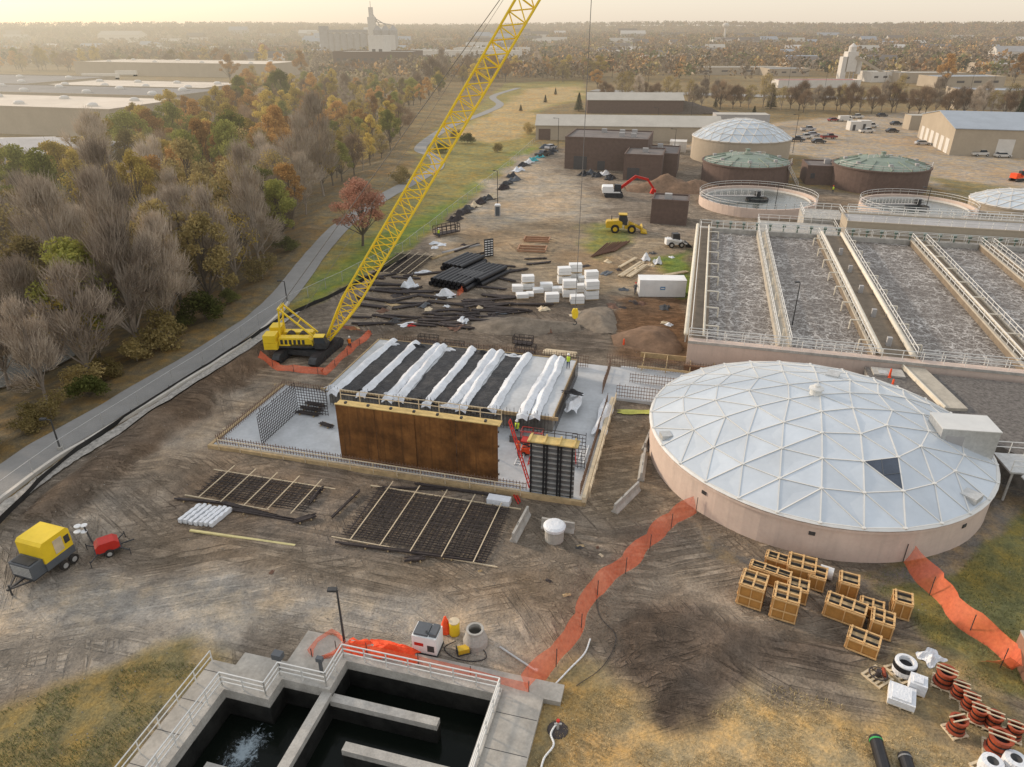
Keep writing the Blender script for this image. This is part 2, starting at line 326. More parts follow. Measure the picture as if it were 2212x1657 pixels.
def tracks(rot,sc,mlo,mseed,sx=.05):
    mp=nt.nodes.new('ShaderNodeMapping'); mp.inputs['Rotation'].default_value=(0,0,rot); mp.inputs['Location'].default_value=(mseed,mseed*2,0); L.new(pos,mp.inputs['Vector'])
    st=nt.nodes.new('ShaderNodeMapping'); st.inputs['Scale'].default_value=(sx,1.,1.); L.new(mp.outputs[0],st.inputs['Vector'])
    a_=noise(sc,3.,.55,st.outputs[0],.7); k=rng_(noise(.08,3.,.5,mp.outputs[0]),mlo,mlo+.1)
    return math_(nt,'MULTIPLY',rng_(a_,.47,.56),math_(nt,'MULTIPLY',k,at.outputs['Alpha']))
tt=math_(nt,'MAXIMUM',math_(nt,'MAXIMUM',tracks(.25,1.7,.42,3.),tracks(1.15,1.5,.47,31.)),math_(nt,'MAXIMUM',tracks(-.25,2.,.43,57.),tracks(.7,2.3,.48,83.,.035)))
f=math_(nt,'MULTIPLY',f,math_(nt,'SUBTRACT',1.14,math_(nt,'MULTIPLY',tt,.4)))
vm=nt.nodes.new('ShaderNodeVectorMath'); vm.operation='SCALE'; L.new(at.outputs['Color'],vm.inputs[0]); L.new(f,vm.inputs['Scale'])
gv=mixc(nt,rng_(noise(.35,6.,.7),.42,.62),(1,1,1),(1.25,.98,.6))
inv=math_(nt,'SUBTRACT',1.,at.outputs['Alpha'],True); c2=mixc(nt,inv,vm.outputs[0],mixc(nt,1.,vm.outputs[0],gv,'MULTIPLY'))
warm=mixc(nt,math_(nt,'MULTIPLY',rng_(noise(.05,4.),.48,.62),.6),c2,mixc(nt,1.,c2,(1.13,.96,.78),'MULTIPLY'))
p=N(nt,'ShaderNodeBsdfPrincipled',Roughness=.95); p.inputs['Specular IOR Level'].default_value=.1; L.new(warm,p.inputs['Base Color'])
bh=math_(nt,'ADD',math_(nt,'MULTIPLY',n3,.5),math_(nt,'ADD',math_(nt,'MULTIPLY',n2,1.4),math_(nt,'MULTIPLY',tt,-.7)))
bp=N(nt,'ShaderNodeBump',Strength=1.,Distance=.3); L.new(bh,bp.inputs['Height']); L.new(bp.outputs[0],p.inputs['Normal'])
finish(m,p.outputs[0],True); me.materials.append(m)
gr=D.objects.new('ground',me); COL.objects.link(gr); tag(gr,kind='structure')
# ---------- strips
def smooth(pts,k=8):
    o=[]; P_=[np.array(p,float) for p in pts]; P_=[2*P_[0]-P_[1]]+P_+[2*P_[-1]-P_[-2]]
    for i in range(1,len(P_)-2):
        for j in range(k):
            t=j/k; a,b,c,d=P_[i-1:i+3]; o.append(.5*((2*b)+(c-a)*t+(2*a-5*b+4*c-d)*t*t+(3*b-a-3*c+d)*t**3))
    o.append(P_[-2]); return o
def strip(name,pts,w,mat,off=.05,k=10,nc=3,jag=0.):
    q=smooth(pts,k); vs=[];fs=[]
    for i,pnt in enumerate(q):
        d=q[min(i+1,len(q)-1)]-q[max(i-1,0)]; d/=np.linalg.norm(d)+1e-9; nrm=np.array((d[1],-d[0])); ww=w*(1+random.uniform(-jag,jag))
        for j in range(nc+1):
            e=pnt+nrm*ww*(j/nc-.5); vs.append((e[0],e[1],z1(*e)+off))
    for i in range(len(q)-1):
        for j in range(nc): fs.append((i*(nc+1)+j,i*(nc+1)+j+1,(i+1)*(nc+1)+j+1,(i+1)*(nc+1)+j))
    return MB().add(vs,fs).build(name,mat)
pathpx=[(-260,1240),(-120,1132),(0,1040),(100,970),(207,908),(310,845),(415,783),(500,728),(580,672),(640,605),(690,540),(750,480),(830,425),(900,388),(943,362),(938,338),(908,324),(925,303),(975,272),(1050,243),(1080,226),(1066,208),(1120,190)]
tag(strip('path',PP(pathpx),3.9,m_asph,.09,12,4),kind='structure')
tag(strip('gravel_verge',PP([(-120,1205),(0,1108),(140,1004),(300,904),(440,814),(590,710),(640,676)]),1.3,M('verge_stones',(.4,.375,.33),.9,.4,3,bump=.8),.16,20,3,.12),kind='structure')
q=smooth(PP([(-160,1215),(-20,1100),(110,1003),(210,942),(320,876),(430,808),(520,748),(600,686),(624,656)]),10); t=T('low_wall','low pale kerb wall between asphalt path and silt fence','wall',(*q[0],0)); b=MB()
for a_,b_ in zip(q[:-1],q[1:]): b.bar((a_[0]-q[0][0],a_[1]-q[0][1],z1(*a_)+.14),(b_[0]-q[0][0],b_[1]-q[0][1],z1(*b_)+.14),.34,.42)
b.build('wall_body',M('kerb_pale',(.6,.56,.49),.8,.1,.8,dirt=.2,dcol=(.4,.36,.3)),t)
tag(strip('river',[(-130,50),(-100,58),(-80,64),(-66,72),(-60,80),(-62,92),(-72,104),(-90,116)],9,M('river_water',(.2,.205,.19),.1,.15,.3,spec=.9,haze=True),.3,8),kind='structure')
tag(strip('highway',PP([(1280,196),(1600,207),(1900,214),(2300,226)]),16,m_asph,.3,4),kind='structure')
# ---------- fences
def chain_fence(name,label,pxs,h=2.,sp_=3.,mat=m_link):
    q=PP(pxs); t=T(name,label,'fence',(*q[0],0)); ox,oy=q[0]; pts=[]
    for a,b in zip(q[:-1],q[1:]):
        n=max(1,int(math.hypot(b[0]-a[0],b[1]-a[1])/sp_))
        for i in range(n): pts.append((a[0]+(b[0]-a[0])*i/n,a[1]+(b[1]-a[1])*i/n))
    pts.append(q[-1]); lp=[(x-ox,y-oy,z1(x,y)) for x,y in pts]
    for x,y,z in lp[:100]: MB().tube((x,y,z-.2),(x,y,z+h),.04,n=6).build('post',m_steel,t)
    r=MB(); mm=MB()
    for a,b in zip(lp[:-1],lp[1:]):
        r.tube((a[0],a[1],a[2]+h-.03),(b[0],b[1],b[2]+h-.03),.025,n=5)
        mm.add([(a[0],a[1],a[2]+.05),(b[0],b[1],b[2]+.05),(b[0],b[1],b[2]+h-.05),(a[0],a[1],a[2]+h-.05)],[(0,1,2,3)])
    r.build('top_rail',m_steel,t); mm.build('wire_mesh',mat,t); return t
chain_fence('chain_link_fence','long chain link fence between the asphalt path and the building site',[(-100,1172),(0,1082),(140,979),(300,875),(440,786),(560,702),(625,662),(740,607),(870,543),(1000,440),(1100,360),(1158,305)],1.6,3.6)
def ribbon(name,label,pxs,h,mat,wav=.15,cat='fence',stake=m_dark,sag=.2,step=.5,lean=0.,rows=4):
    q=PP(pxs); t=T(name,label,cat,(*q[0],z1(*q[0]))); ox,oy=q[0]; oz=z1(ox,oy); vs=[];fs=[];st=[]; k=0; ph=random.uniform(0,6)
    for a,b in zip(q[:-1],q[1:]):
        n=max(1,int(math.hypot(b[0]-a[0],b[1]-a[1])/step)); dx,dy=b[0]-a[0],b[1]-a[1]; l=math.hypot(dx,dy) or 1
        for i in range(n+(b is q[-1])):
            x=a[0]+dx*i/n; y=a[1]+dy*i/n; z=z1(x,y)-oz+.03; s_=abs(math.sin(k*math.pi/6)); hh=h-sag*s_*(.7+.3*math.sin(k*.37+ph)); w0=wav*math.sin(k*.8+ph)+.3*wav*random.uniform(-1,1); w1=lean*(.6+.4*s_)+wav*.6*math.sin(k*.5+ph*2)
            if k%6==0: st.append((x-ox,y-oy,z)); w1=lean*.55
            for j in range(rows+1):
                f_=j/rows; ww=w0*(1-f_)+w1*f_+wav*.5*math.sin(f_*3+k*.9); vs.append((x-ox-dy/l*ww,y-oy+dx/l*ww,z+hh*f_))
            k+=1
    R1=rows+1
    for i in range(k-1):
        for j in range(rows): fs.append((R1*i+j,R1*i+R1+j,R1*i+R1+1+j,R1*i+1+j))
    MB().add(vs,fs).build('netting' if mat is m_orange else 'fabric',mat,t,smooth=True)
    for x,y,z in st[:60]: MB().tube((x,y,z-.3),(x,y,z+h+.12),.03,n=5).build('stake',stake,t)
    return t
ribbon('silt_fence','black silt fence along the dirt bank below the path',[(-120,1240),(0,1136),(85,1048),(170,976),(300,888),(450,793),(590,703),(700,650),(800,600),(880,560)],.6,m_silt,wav=.05,sag=.08,step=.9)
ribbon('safety_netting','orange safety netting running from the dome tank down to the open basin',[(1503,1108),(1440,1150),(1380,1215),(1290,1290),(1262,1350),(1235,1400),(1190,1450),(1142,1500)],1.35,m_orange,wav=.1,sag=.25,lean=-.75)
ribbon('safety_netting','orange safety netting strung along the railing of the black basin',[(1142,1500),(1075,1484),(960,1455),(850,1432),(757,1412)],1.1,m_orange,wav=.06,sag=.15)
ribbon('safety_netting','sagging orange netting on the grass right of the dome tank',[(1950,1215),(1985,1262),(2040,1330),(2110,1385),(2185,1450),(2110,1432)],1.5,m_orange,wav=.2,sag=.5,lean=1.)
ribbon('safety_netting','orange netting on the ground round the crawler crane',[(560,778),(600,800),(705,812),(760,762),(806,722),(735,708)],.75,m_orange,wav=.12,sag=.35,lean=.6)
ribbon('safety_netting','short orange netting among the rebar near the black pipes',[(990,640),(1020,610),(1055,580)],1.0,m_orange,wav=.3,sag=.2)
ribbon('safety_netting','orange netting heaped beside the lamp post by the basin',[(675,1425),(690,1395),(715,1375),(740,1395),(700,1435),(760,1410)],.8,m_orange,wav=.3,sag=.5,lean=.4)
def rail(mb,pts,h=1.1,spc=2.,r=.035,rails=(1.,.55)):
    for a,b in zip(pts[:-1],pts[1:]):
        l=math.dist(a[:2],b[:2]); n=max(1,round(l/spc))
        for i in range(n+1):
            x=a[0]+(b[0]-a[0])*i/n; y=a[1]+(b[1]-a[1])*i/n; z=a[2]+(b[2]-a[2])*i/n; mb.tube((x,y,z),(x,y,z+h),r,n=5)
        for k in rails: mb.tube((a[0],a[1],a[2]+h*k),(b[0],b[1],b[2]+h*k),r,n=5)
    return mb
# ---------- foreground open basin (site frame)
t=T('open_basin','open concrete basin with dark water and baffle walls at bottom of photo','basin',(*SW(-17.6,27.5),0),SA)
def lu(u,v): return (u+17.6,v-27.5)
def wb(u0,u1,v0,v1,z0,z1_,mb): a=lu(u0,v0); b=lu(u1,v1); return mb.box(a[0],b[0],a[1],b[1],z0,z1_)
wl=MB(); wk=MB()
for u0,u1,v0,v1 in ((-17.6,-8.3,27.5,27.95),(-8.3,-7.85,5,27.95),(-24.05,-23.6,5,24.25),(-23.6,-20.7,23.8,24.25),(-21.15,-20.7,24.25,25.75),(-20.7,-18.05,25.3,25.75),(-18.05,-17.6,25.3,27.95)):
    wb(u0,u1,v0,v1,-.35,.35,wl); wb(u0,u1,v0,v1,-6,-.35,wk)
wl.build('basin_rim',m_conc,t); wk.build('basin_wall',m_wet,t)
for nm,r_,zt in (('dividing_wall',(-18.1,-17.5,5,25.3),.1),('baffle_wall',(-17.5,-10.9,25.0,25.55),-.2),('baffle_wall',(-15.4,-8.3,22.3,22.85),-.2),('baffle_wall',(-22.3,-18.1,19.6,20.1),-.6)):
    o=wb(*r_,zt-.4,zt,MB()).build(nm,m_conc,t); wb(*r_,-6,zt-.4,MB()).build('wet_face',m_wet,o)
dk=MB()
for r_ in ((-25.7,-24.05,5,25.6),(-24.05,-21.15,24.25,26.6),(-21.15,-18.05,25.75,29.2),(-18.05,-4.4,27.95,29.2),(-7.85,-5.4,5,27.95)): wb(*r_,-.35,.24,dk)
dk.build('walkway_deck',M('deck_concrete',(.37,.345,.3),.85,.2,.8,bump=.2,dirt=.45,dcol=(.24,.22,.19)),t)
for k in range(9):
    wb(-25.7,-24.1,8+k*2.1,8.04+k*2.1,.24,.246,MB()).build('deck_joint',m_dark,t); wb(-7.8,-5.45,8+k*2.3,8.04+k*2.3,.24,.246,MB()).build('deck_joint',m_dark,t)
rl=MB(); Q=[(-7.95,5),(-7.95,27.7),(-17.9,27.7),(-17.9,25.5),(-20.95,25.5),(-20.95,24.0),(-23.85,24.0),(-23.85,5)]
rail(rl,[(*lu(*q),.35) for q in Q],1.1,1.4,.048,(1.,.66,.33)); rl.build('railing',m_rail,t)
rl=MB(); rail(rl,[(*lu(-25.5,25.4),.24),(*lu(-25.5,5),.24)],1.,1.6,.04); rl.build('railing',m_rail,t)
a_=lu(-21.3,26); MB().tube((*a_,.24),(*a_,1.1),.06).box(a_[0]-.3,a_[0]+.3,a_[1]-.15,a_[1]+.3,1.1,1.5).build('valve_actuator',m_greybox,t)
a_=lu(-18.7,26.4); MB().box(a_[0]-.08,a_[0]+.08,a_[1]-.08,a_[1]+.08,.24,1.2).box(a_[0]-.2,a_[0]+.2,a_[1]-.13,a_[1]+.13,1.2,1.5).build('valve_actuator',m_greybox,t)
wm,nt=newmat('basin_water'); L=nt.links
tc=nt.nodes.new('ShaderNodeNewGeometry'); nn=N(nt,'ShaderNodeTexNoise',Scale=1.8,Detail=4.); L.new(tc.outputs['Position'],nn.inputs['Vector']); bb=N(nt,'ShaderNodeBump',Strength=.1,Distance=.05); L.new(nn.outputs[0],bb.inputs['Height'])
pp_=N(nt,'ShaderNodeBsdfPrincipled',Roughness=.12); pp_.inputs['Base Color'].default_value=(.005,.007,.005,1); pp_.inputs['Specular IOR Level'].default_value=.1; L.new(bb.outputs[0],pp_.inputs['Normal']); finish(wm,pp_.outputs[0],False)
w=MB(); wb(-23.55,-8.35,5,23.75,-5,-1.7,w); wb(-20.65,-8.35,23.75,25.25,-5,-1.7,w); wb(-17.55,-8.35,25.25,27.45,-5,-1.7,w); tag(w.build('water',wm,None,(*SW(-17.6,27.5),0),SA),kind='structure')
# thin foam sheet: soft, noise-broken
fm_,nt=newmat('foam_sheet'); L=nt.links; tc=nt.nodes.new('ShaderNodeTexCoord'); nn=N(nt,'ShaderNodeTexNoise',Scale=2.2,Detail=8.,Roughness=.75,Distortion=1.2); L.new(tc.outputs['Object'],nn.inputs['Vector'])
ln=nt.nodes.new('ShaderNodeVectorMath'); ln.operation='LENGTH'; mp=nt.nodes.new('ShaderNodeMapping'); mp.inputs['Scale'].default_value=(.75,.42,1); L.new(tc.outputs['Object'],mp.inputs['Vector']); L.new(mp.outputs[0],ln.inputs[0])
k_=math_(nt,'SUBTRACT',math_(nt,'ADD',nn.outputs[0],.18),math_(nt,'MULTIPLY',ln.outputs['Value'],.42)); mr=nt.nodes.new('ShaderNodeMapRange'); mr.inputs[1].default_value=.42; mr.inputs[2].default_value=.62; mr.inputs[4].default_value=.75; L.new(k_,mr.inputs[0])
df=nt.nodes.new('ShaderNodeBsdfDiffuse'); df.inputs[0].default_value=(.42,.5,.54,1); tr=nt.nodes.new('ShaderNodeBsdfTransparent'); mx=nt.nodes.new('ShaderNodeMixShader'); L.new(mr.outputs[0],mx.inputs[0]); L.new(tr.outputs[0],mx.inputs[1]); L.new(df.outputs[0],mx.inputs[2]); finish(fm_,mx.outputs[0],False)
x,y=SW(-21.3,21.8); tag(MB().lathe([(0,0),(.8,.004),(1.9,0)],n=24).build('foam',fm_,None,(x,y,-1.685),SA-.2),'pale foam churning on dark basin water by the inlet','foam',kind='stuff')
# ---------- props near basin
def lamp_post(label,px,py,h,name='street_lamp',group=None,cat='lamp post',arm=.5):
    x,y=g(px,py); z=z1(x,y); t=T(name,label,cat,(x,y,z),0,group)
    MB().tube((0,0,-.2),(0,0,h),.09,.06,n=8).build('pole',m_dark,t); MB().lathe([(.22,0),(.22,.3),(.12,.35),(.0,.36)],n=10).build('base',m_conc,t)
    MB().bar((0,0,h-.05),(-arm,0,h+.05),.07).box(-arm-.45,-arm+.1,-.16,.16,h,h+.14).build('lamp_head',m_dark,t); return t
lamp_post('dark lamp post at the corner of the open basin',745,1395,4.6,arm=.1)
lamp_post('dark lamp post beside path at far left',131,972,3.2)
lamp_post('lamp post beside path left of the crane',621,655,3.2)
lamp_post('tall lamp post above the portable toilet',1075,452,8.)
lamp_post('lamp post on the aeration basin walkway',1703,745,8.,arm=.2)
def mk(name,label,cat,px,py,rz=0,z=None,group=None):
    x,y=g(px,py,z or 0); return T(name,label,cat,(x,y,z if z is not None else z1(x,y)),rz,group)
t=mk('fuel_cube','white fuel tank unit with grey lid beside the yellow drum','tank',925,1400,SA)
MB().box(-.8,.8,-.6,.6,.18,1.5).build('tank_body',m_white,t)
MB().box(-.83,.83,-.63,.63,0,.18).build('skid',m_dark,t); MB().box(-.7,.2,-.5,.5,1.5,1.65).build('lid',m_greybox,t); MB().box(.3,.75,-.45,.45,1.5,1.75).tube((.1,-.3,1.6),(.1,-.3,1.9),.07).build('pump',m_greybox,t)
MB().box(-.65,-.05,-.612,-.602,.75,1.).build('label_plate',m_red,t); MB().box(.2,.65,-.612,-.602,.4,.9).build('control_panel',m_dark,t)
t=mk('drum','yellow plastic drum with pale lid beside the white tank','drum',982,1368)
MB().lathe([(0,0),(.33,0),(.35,.1),(.34,.5),(.35,.95),(.33,1.05)],n=20).build('drum_body',m_yel,t,smooth=True); MB().lathe([(.34,1.05),(.34,1.1),(.1,1.13),(0,1.13)],n=20).build('lid',m_woodl,t)
tag(MB().lathe([(.36,0),(.33,.25),(.25,.7),(.12,1.1),(.08,1.25),(0,1.26)],n=14).build('cone_sack',m_orange2,None,(*g(963,1364),.02),smooth=True),'red orange cone shaped sack beside yellow drum','sack')
t=mk('manhole_cone','concrete manhole cone standing right of yellow drum','manhole',1027,1388)
MB().lathe([(.45,0),(.78,0),(.78,.4),(.56,1.05),(.56,1.25),(.42,1.25),(.42,1.),(.64,.35),(.64,0)],n=28).build('cone',m_conc,t); MB().lathe([(.64,.02),(0,.02)],n=24).build('interior_floor',m_dark,t)
t=mk('pump','small yellow portable pump on the concrete with hose','pump',1001,1408,.3)
MB().box(-.35,.35,-.22,.22,.08,.4).build('pump_body',m_yel2,t); MB().path([(-.4,-.25,.03),(.4,-.25,.03),(.4,.25,.03),(-.4,.25,.03),(-.4,-.25,.03)],.03).path([(-.4,-.25,.03),(-.4,-.25,.5),(-.4,.25,.5),(-.4,.25,.03)],.03).build('frame',m_dark,t)
def hose(name,label,pxs,r,mat,cat='hose'):
    q=smooth(PP(pxs),6); o=q[0]; return tag(MB().path([(a[0]-o[0],a[1]-o[1],z1(*a)+r+.02) for a in q],r,7).build(name,mat,None,(o[0],o[1],0),smooth=True),label,cat)
hose('hose','thin dark hose coiled beside the yellow pump',[(1010,1405),(1040,1400),(1050,1420),(1020,1428),(980,1420),(960,1400),(985,1385)],.03,m_dark)
hose('hose','pale hose running from the netting down to bottom edge',[(1275,1380),(1262,1412),(1225,1450),(1180,1500),(1150,1560),(1105,1660)],.055,m_white)
hose('hose','pale hose looping by the hydrant on dry grass',[(1205,1560),(1190,1585),(1196,1610),(1175,1640),(1165,1680)],.06,m_white)
hose('cable','thin dark cable snaking over the dirt above the hydrant',[(1285,1270),(1295,1330),(1330,1380),(1300,1440),(1245,1480)],.02,m_dark,'cable')
t=mk('light_pole','grey metal pole lying on the ground right of the pump','pole',1080,1398,0)
a=g(1080,1398); b=g(1155,1448); MB().tube((0,0,.12),(b[0]-a[0],b[1]-a[1],.12),.07).build('shaft',m_steel,t); MB().tube((b[0]-a[0],b[1]-a[1],.12),(b[0]-a[0]+.2,b[1]-a[1]-.07,.12),.13).build('flange',m_steel,t)
def cloth(name,label,px,py,w,d,h,mat,rz=0,z=0,seed=1,cat='tarpaulin',n=16,group=None):
    r_=random.Random(seed); vs=[];fs=[]; ph=[r_.uniform(0,6) for _ in range(6)]
    for i in range(n+1):
        for j in range(n+1):
            u,v=i/n*2-1,j/n*2-1; e=max(0,1-(u*u+v*v)*.8)
            zz=h*e*(.55+.3*math.sin(4*u+ph[0]+2*math.sin(3*v+ph[1]))+.25*math.sin(6*v+ph[2]+2*u))+r_.uniform(0,.12)*h
            vs.append((u*w/2*(1+.15*math.sin(5*v+ph[3])),v*d/2*(1+.15*math.sin(4*u+ph[4])),max(zz,.02)))
    for i in range(n):
        for j in range(n): q=i*(n+1)+j; fs.append((q,q+n+1,q+n+2,q+1))
    x,y=g(px,py,z); o=MB().add(vs,fs).build(name,mat,None,(x,y,z+(z1(x,y) if z==0 else 0)),rz); return tag(o,label,cat,group)
cloth('folded_netting','orange folded cloth pile on the concrete behind basin railing',850,1410,3.2,1.3,.7,m_orange2,SA,.2,3)
cloth('folded_netting','orange cloth heap left of the folded orange pile',775,1400,1.6,1.3,.4,m_orange2,SA,.2,9)
t=mk('hydrant','small standpipe with red valve in the dry grass','hydrant',1205,1575)
MB().lathe([(.6,.0),(.55,.05),(.2,.09),(0,.1)],n=16).build('mulch_ring',m_rebar,t); MB().tube((0,0,0),(0,0,.7),.07).tube((-.2,0,.5),(.2,0,.5),.055).build('standpipe',m_steel,t); MB().tube((0,0,.7),(0,0,.82),.1).build('valve_cap',m_red,t)
for i,(a,b) in enumerate([((1888,1603),(1912,1690)),((1950,1640),(1975,1720))]):
    p0,p1=g(*a),g(*b); t=T('drain_pipe',['black pipe with green end band at bottom right','black pipe at bottom right nearer the drums'][i],'pipe',(*p0,.33))
    dx,dy=p1[0]-p0[0],p1[1]-p0[1]; l=math.hypot(dx,dy)
    MB().tube((0,0,0),(dx*1.5,dy*1.5,0),.34,n=18,caps=False).tube((dx/l*.02,dy/l*.02,0),(dx*1.49,dy*1.49,0),.3,n=18,caps=True).build('pipe_wall',m_pipe,t)
    MB().tube((dx/l*.15,dy/l*.15,0),(dx/l*.25,dy/l*.25,0),.355,n=18,caps=False).build('end_band',M('band_%d'%i,[(.05,.35,.1),(.2,.2,.2)][i]),t)
# ---------- crates
def crate(label,px,py,w,d,h,rz,tiers=1):
    x,y=g(px,py); t=T('crate',label,'crate',(x,y,z1(x,y)),rz,'brown wooden crates beside the dome tank')
    MB().box(-w/2,w/2,-d/2,d/2,.12,h-.14).build('box_body',m_crate,t)
    MB().box(-w/2+.02,w/2-.02,-d/2+.02,d/2-.02,h-.14,h-.13).build('inner_lid',m_wood,t)
    f=MB(); ny_=max(2,round(d/.8)+1); nx_=max(2,round(w/.8)+1)
    for k in range(ny_): yy=-d/2+.06+(d-.12)*k/(ny_-1); f.bar((-w/2,yy,h-.05),(w/2,yy,h-.05),.12,.16)
    for k in range(nx_): xx=-w/2+.06+(w-.12)*k/(nx_-1); f.bar((xx,-d/2,h+.045),(xx,d/2,h+.045),.12,.05)
    f.build('top_frame',m_crate2,t)
    for sgn,ax in ((-1,'y'),(-1,'x')):
        e=MB(); L_=w if ax=='y' else d; O_=-(d if ax=='y' else w)/2-.03
        for q in (-L_/2+.06,0,L_/2-.06): e.bar(*(((q,O_,.1),(q,O_,h)) if ax=='y' else ((O_,q,.1),(O_,q,h))),.1,.06)
        for zz in (.18,h*.5,h-.06) if h>1.6 else (.18,h-.06): e.bar(*(((-L_/2,O_-.05,zz),(L_/2,O_-.05,zz)) if ax=='y' else ((O_-.05,-L_/2,zz),(O_-.05,L_/2,zz))),.04,.1)
        e.build('end_frame',m_crate2,t)
    for yy in (-d*.25,d*.25): MB().box(-w/2-.012,w/2+.012,yy-.015,yy+.015,.1,h+.072).build('strap',m_dark,t)
    for yy in (-d/2+.1,d/2-.1): MB().box(-w/2,w/2,yy-.06,yy+.06,0,.12).build('skid',m_woodl,t)
R_=math.radians
for c_ in [("brown crate stack at the left front of the crate cluster",1622,1296,1.6,1.7,1.8,R_(-28)),("brown crate right of the left front stack",1692,1325,1.6,1.6,1.8,R_(-25)),
 ("long low crate behind the left front stack",1660,1258,2.7,.8,1.2,R_(-30)),("crate at the back of cluster nearest the dome wall",1675,1230,1.5,.9,1.2,R_(-28)),("large crate at centre of the crate cluster",1727,1247,1.8,1.6,1.4,R_(-25)),
 ("crate tucked behind the right front crate",1720,1290,1.3,1.2,1.2,R_(-25)),("crate on right side of cluster beside the white roll",1762,1264,1.1,1.3,1.2,R_(-28)),("separate square crate right of the cluster",1828,1282,1.2,1.2,1.3,R_(-25)),
 ("long banded crate left in the right hand cluster",1822,1334,2.4,1.2,1.25,R_(-32)),("small crate behind the right hand cluster",1880,1324,1.4,1.,.85,R_(-28)),("crate with open square frame at right of right hand cluster",1942,1325,1.1,1.2,1.4,R_(-25)),
 ("crate in middle front of right hand cluster",1900,1364,1.3,1.3,1.3,R_(-28)),("lowest crate nearest the plastic wrapped reel",1862,1400,1.8,1.2,1.,R_(-33))]: crate(*c_)
t=mk('tape_roll','white cylindrical roll lying behind the crates','roll',1782,1248,R_(-30)); MB().tube((-.45,0,.45),(.45,0,.45),.45,n=18).build('roll_body',m_white,t); MB().tube((-.47,0,.45),(.47,0,.45),.25,n=14).build('core',m_wood,t)
def pallet(t,w=1.3,d=1.3):
    m_=MB()
    for k in range(5): m_.box(-w/2,w/2,-d/2+k*d/4.6,-d/2+k*d/4.6+.14,.1,.14)
    for xx in (-w/2,-.05,w/2-.1): m_.box(xx,xx+.1,-d/2,d/2,0,.1)
    m_.build('pallet',m_woodl,t)
def valve(label,px,py,r,h,rz):
    t=mk('pipe_fitting',label,'pipe fitting',px,py,rz,group='red brown pipe fittings on pallets at lower right'); pallet(t,r*2.1,r*2.1)
    MB().lathe([(r*.9,.14),(r,.16),(r,.26),(r*.82,.3),(r*.88,h*.5),(r*.82,h-.12),(r,h-.1),(r,h),(r*.72,h),(r*.7,.3)],n=22).build('casting',m_valve,t)
    MB().lathe([(r*.7,h*.62),(0,h*.6)],n=16).build('bore',m_black,t)
    for yy in (-.12,.2): MB().bar((-r*1.05,yy,h+.04),(r*1.05,yy,h+.04),.07,.06).build('timber_strip',m_woodl,t)
    for hh in (.38,.7): MB().lathe([(r*.9,h*hh-.05),(r*.9,h*hh+.05)],n=22).build('band',m_black,t)
for c_ in [("fitting nearest the wrapped reel, back of the row",2035,1478,.55,1.15,-.6),("small fitting second from the back in the row",2068,1505,.42,.95,-.5),("small fitting third from back of the row",2090,1530,.42,.95,-.5),
 ("fitting in the middle of the row, left of a pair",2108,1556,.42,1.,-.5),("fitting in the middle of the row, right of a pair",2140,1570,.42,1.,-.5),("fitting standing apart on left of the row",2062,1580,.47,1.05,.2),("largest fitting at the near end of the row",2150,1622,.6,1.25,-.5),("fitting at the right edge behind the largest one",2185,1592,.42,.95,-.5)]: valve(*c_)
t=mk('cable_reel','black and white plastic wrapped reel on a pallet','reel',1950,1452,.3); pallet(t,1.5,1.5); MB().lathe([(.62,.14),(.65,.5),(.62,.95),(.6,1.0),(.42,1.02),(.4,.3)],n=22).build('wrapped_body',m_blank,t); MB().lathe([(.665,.55),(.655,.9)],n=22).build('black_band',m_black,t); MB().lathe([(.42,.7),(0,.68)],n=18).build('bore',m_black,t)
cloth('plastic_wrap','clear plastic wrapped coil behind the black reel',2010,1420,1.4,1.1,.5,m_blank,.4,0,5,'wrap')
t=mk('valve_wheel','dark valve parts on a pallet left of wrapped cube','valve',1895,1462,.5); pallet(t); MB().lathe([(.5,.3),(.55,.34),(.5,.38),(.45,.34),(.5,.3)],n=18).tube((0,0,.14),(0,0,.6),.16).bar((-.5,0,.34),(.5,0,.34),.06).bar((0,-.5,.34),(0,.5,.34),.06).build('valve_body',m_rebar,t); MB().tube((.2,-.3,.25),(.6,.1,.35),.12).build('hose_end',m_valve,t)
for i,(px,py,w_,h_) in enumerate([(1945,1512,1.4,.55),(1978,1490,.9,.9)]):
    t=mk('wrapped_pallet',['white wrapped low pallet load in front of the reel','white wrapped taller cube beside the reel'][i],'pallet',px,py,-.5); pallet(t,w_,w_); MB().box(-w_/2,w_/2,-w_/2,w_/2,.14,h_).box(-w_/2+.15,w_/2-.25,-w_/2+.1,w_/2-.2,h_,h_+.12).build('wrapped_load',m_blank,t)
for i,(px,py) in enumerate([(2135,1655),(2185,1650)]):
    t=mk('wrapped_reel',['white wrapped reel cut by the bottom edge','white reel at bottom right corner'][i],'reel',px,py+10,.3); pallet(t); MB().lathe([(.55,.14),(.57,.5),(.53,.85),(.28,.87)],n=20).build('wrapped_body',m_blank,t); MB().lathe([(.28,.86),(0,.7)],n=14).build('core',m_dark,t)
t=mk('brick_wall','orange brick wall corner cut by right edge','wall',2222,1500,SA); MB().box(0,3,-1.,3,0,2.0).build('masonry',m_brick2,t); MB().box(-.05,3,-1.05,3,2.0,2.1).build('coping',m_conc,t)
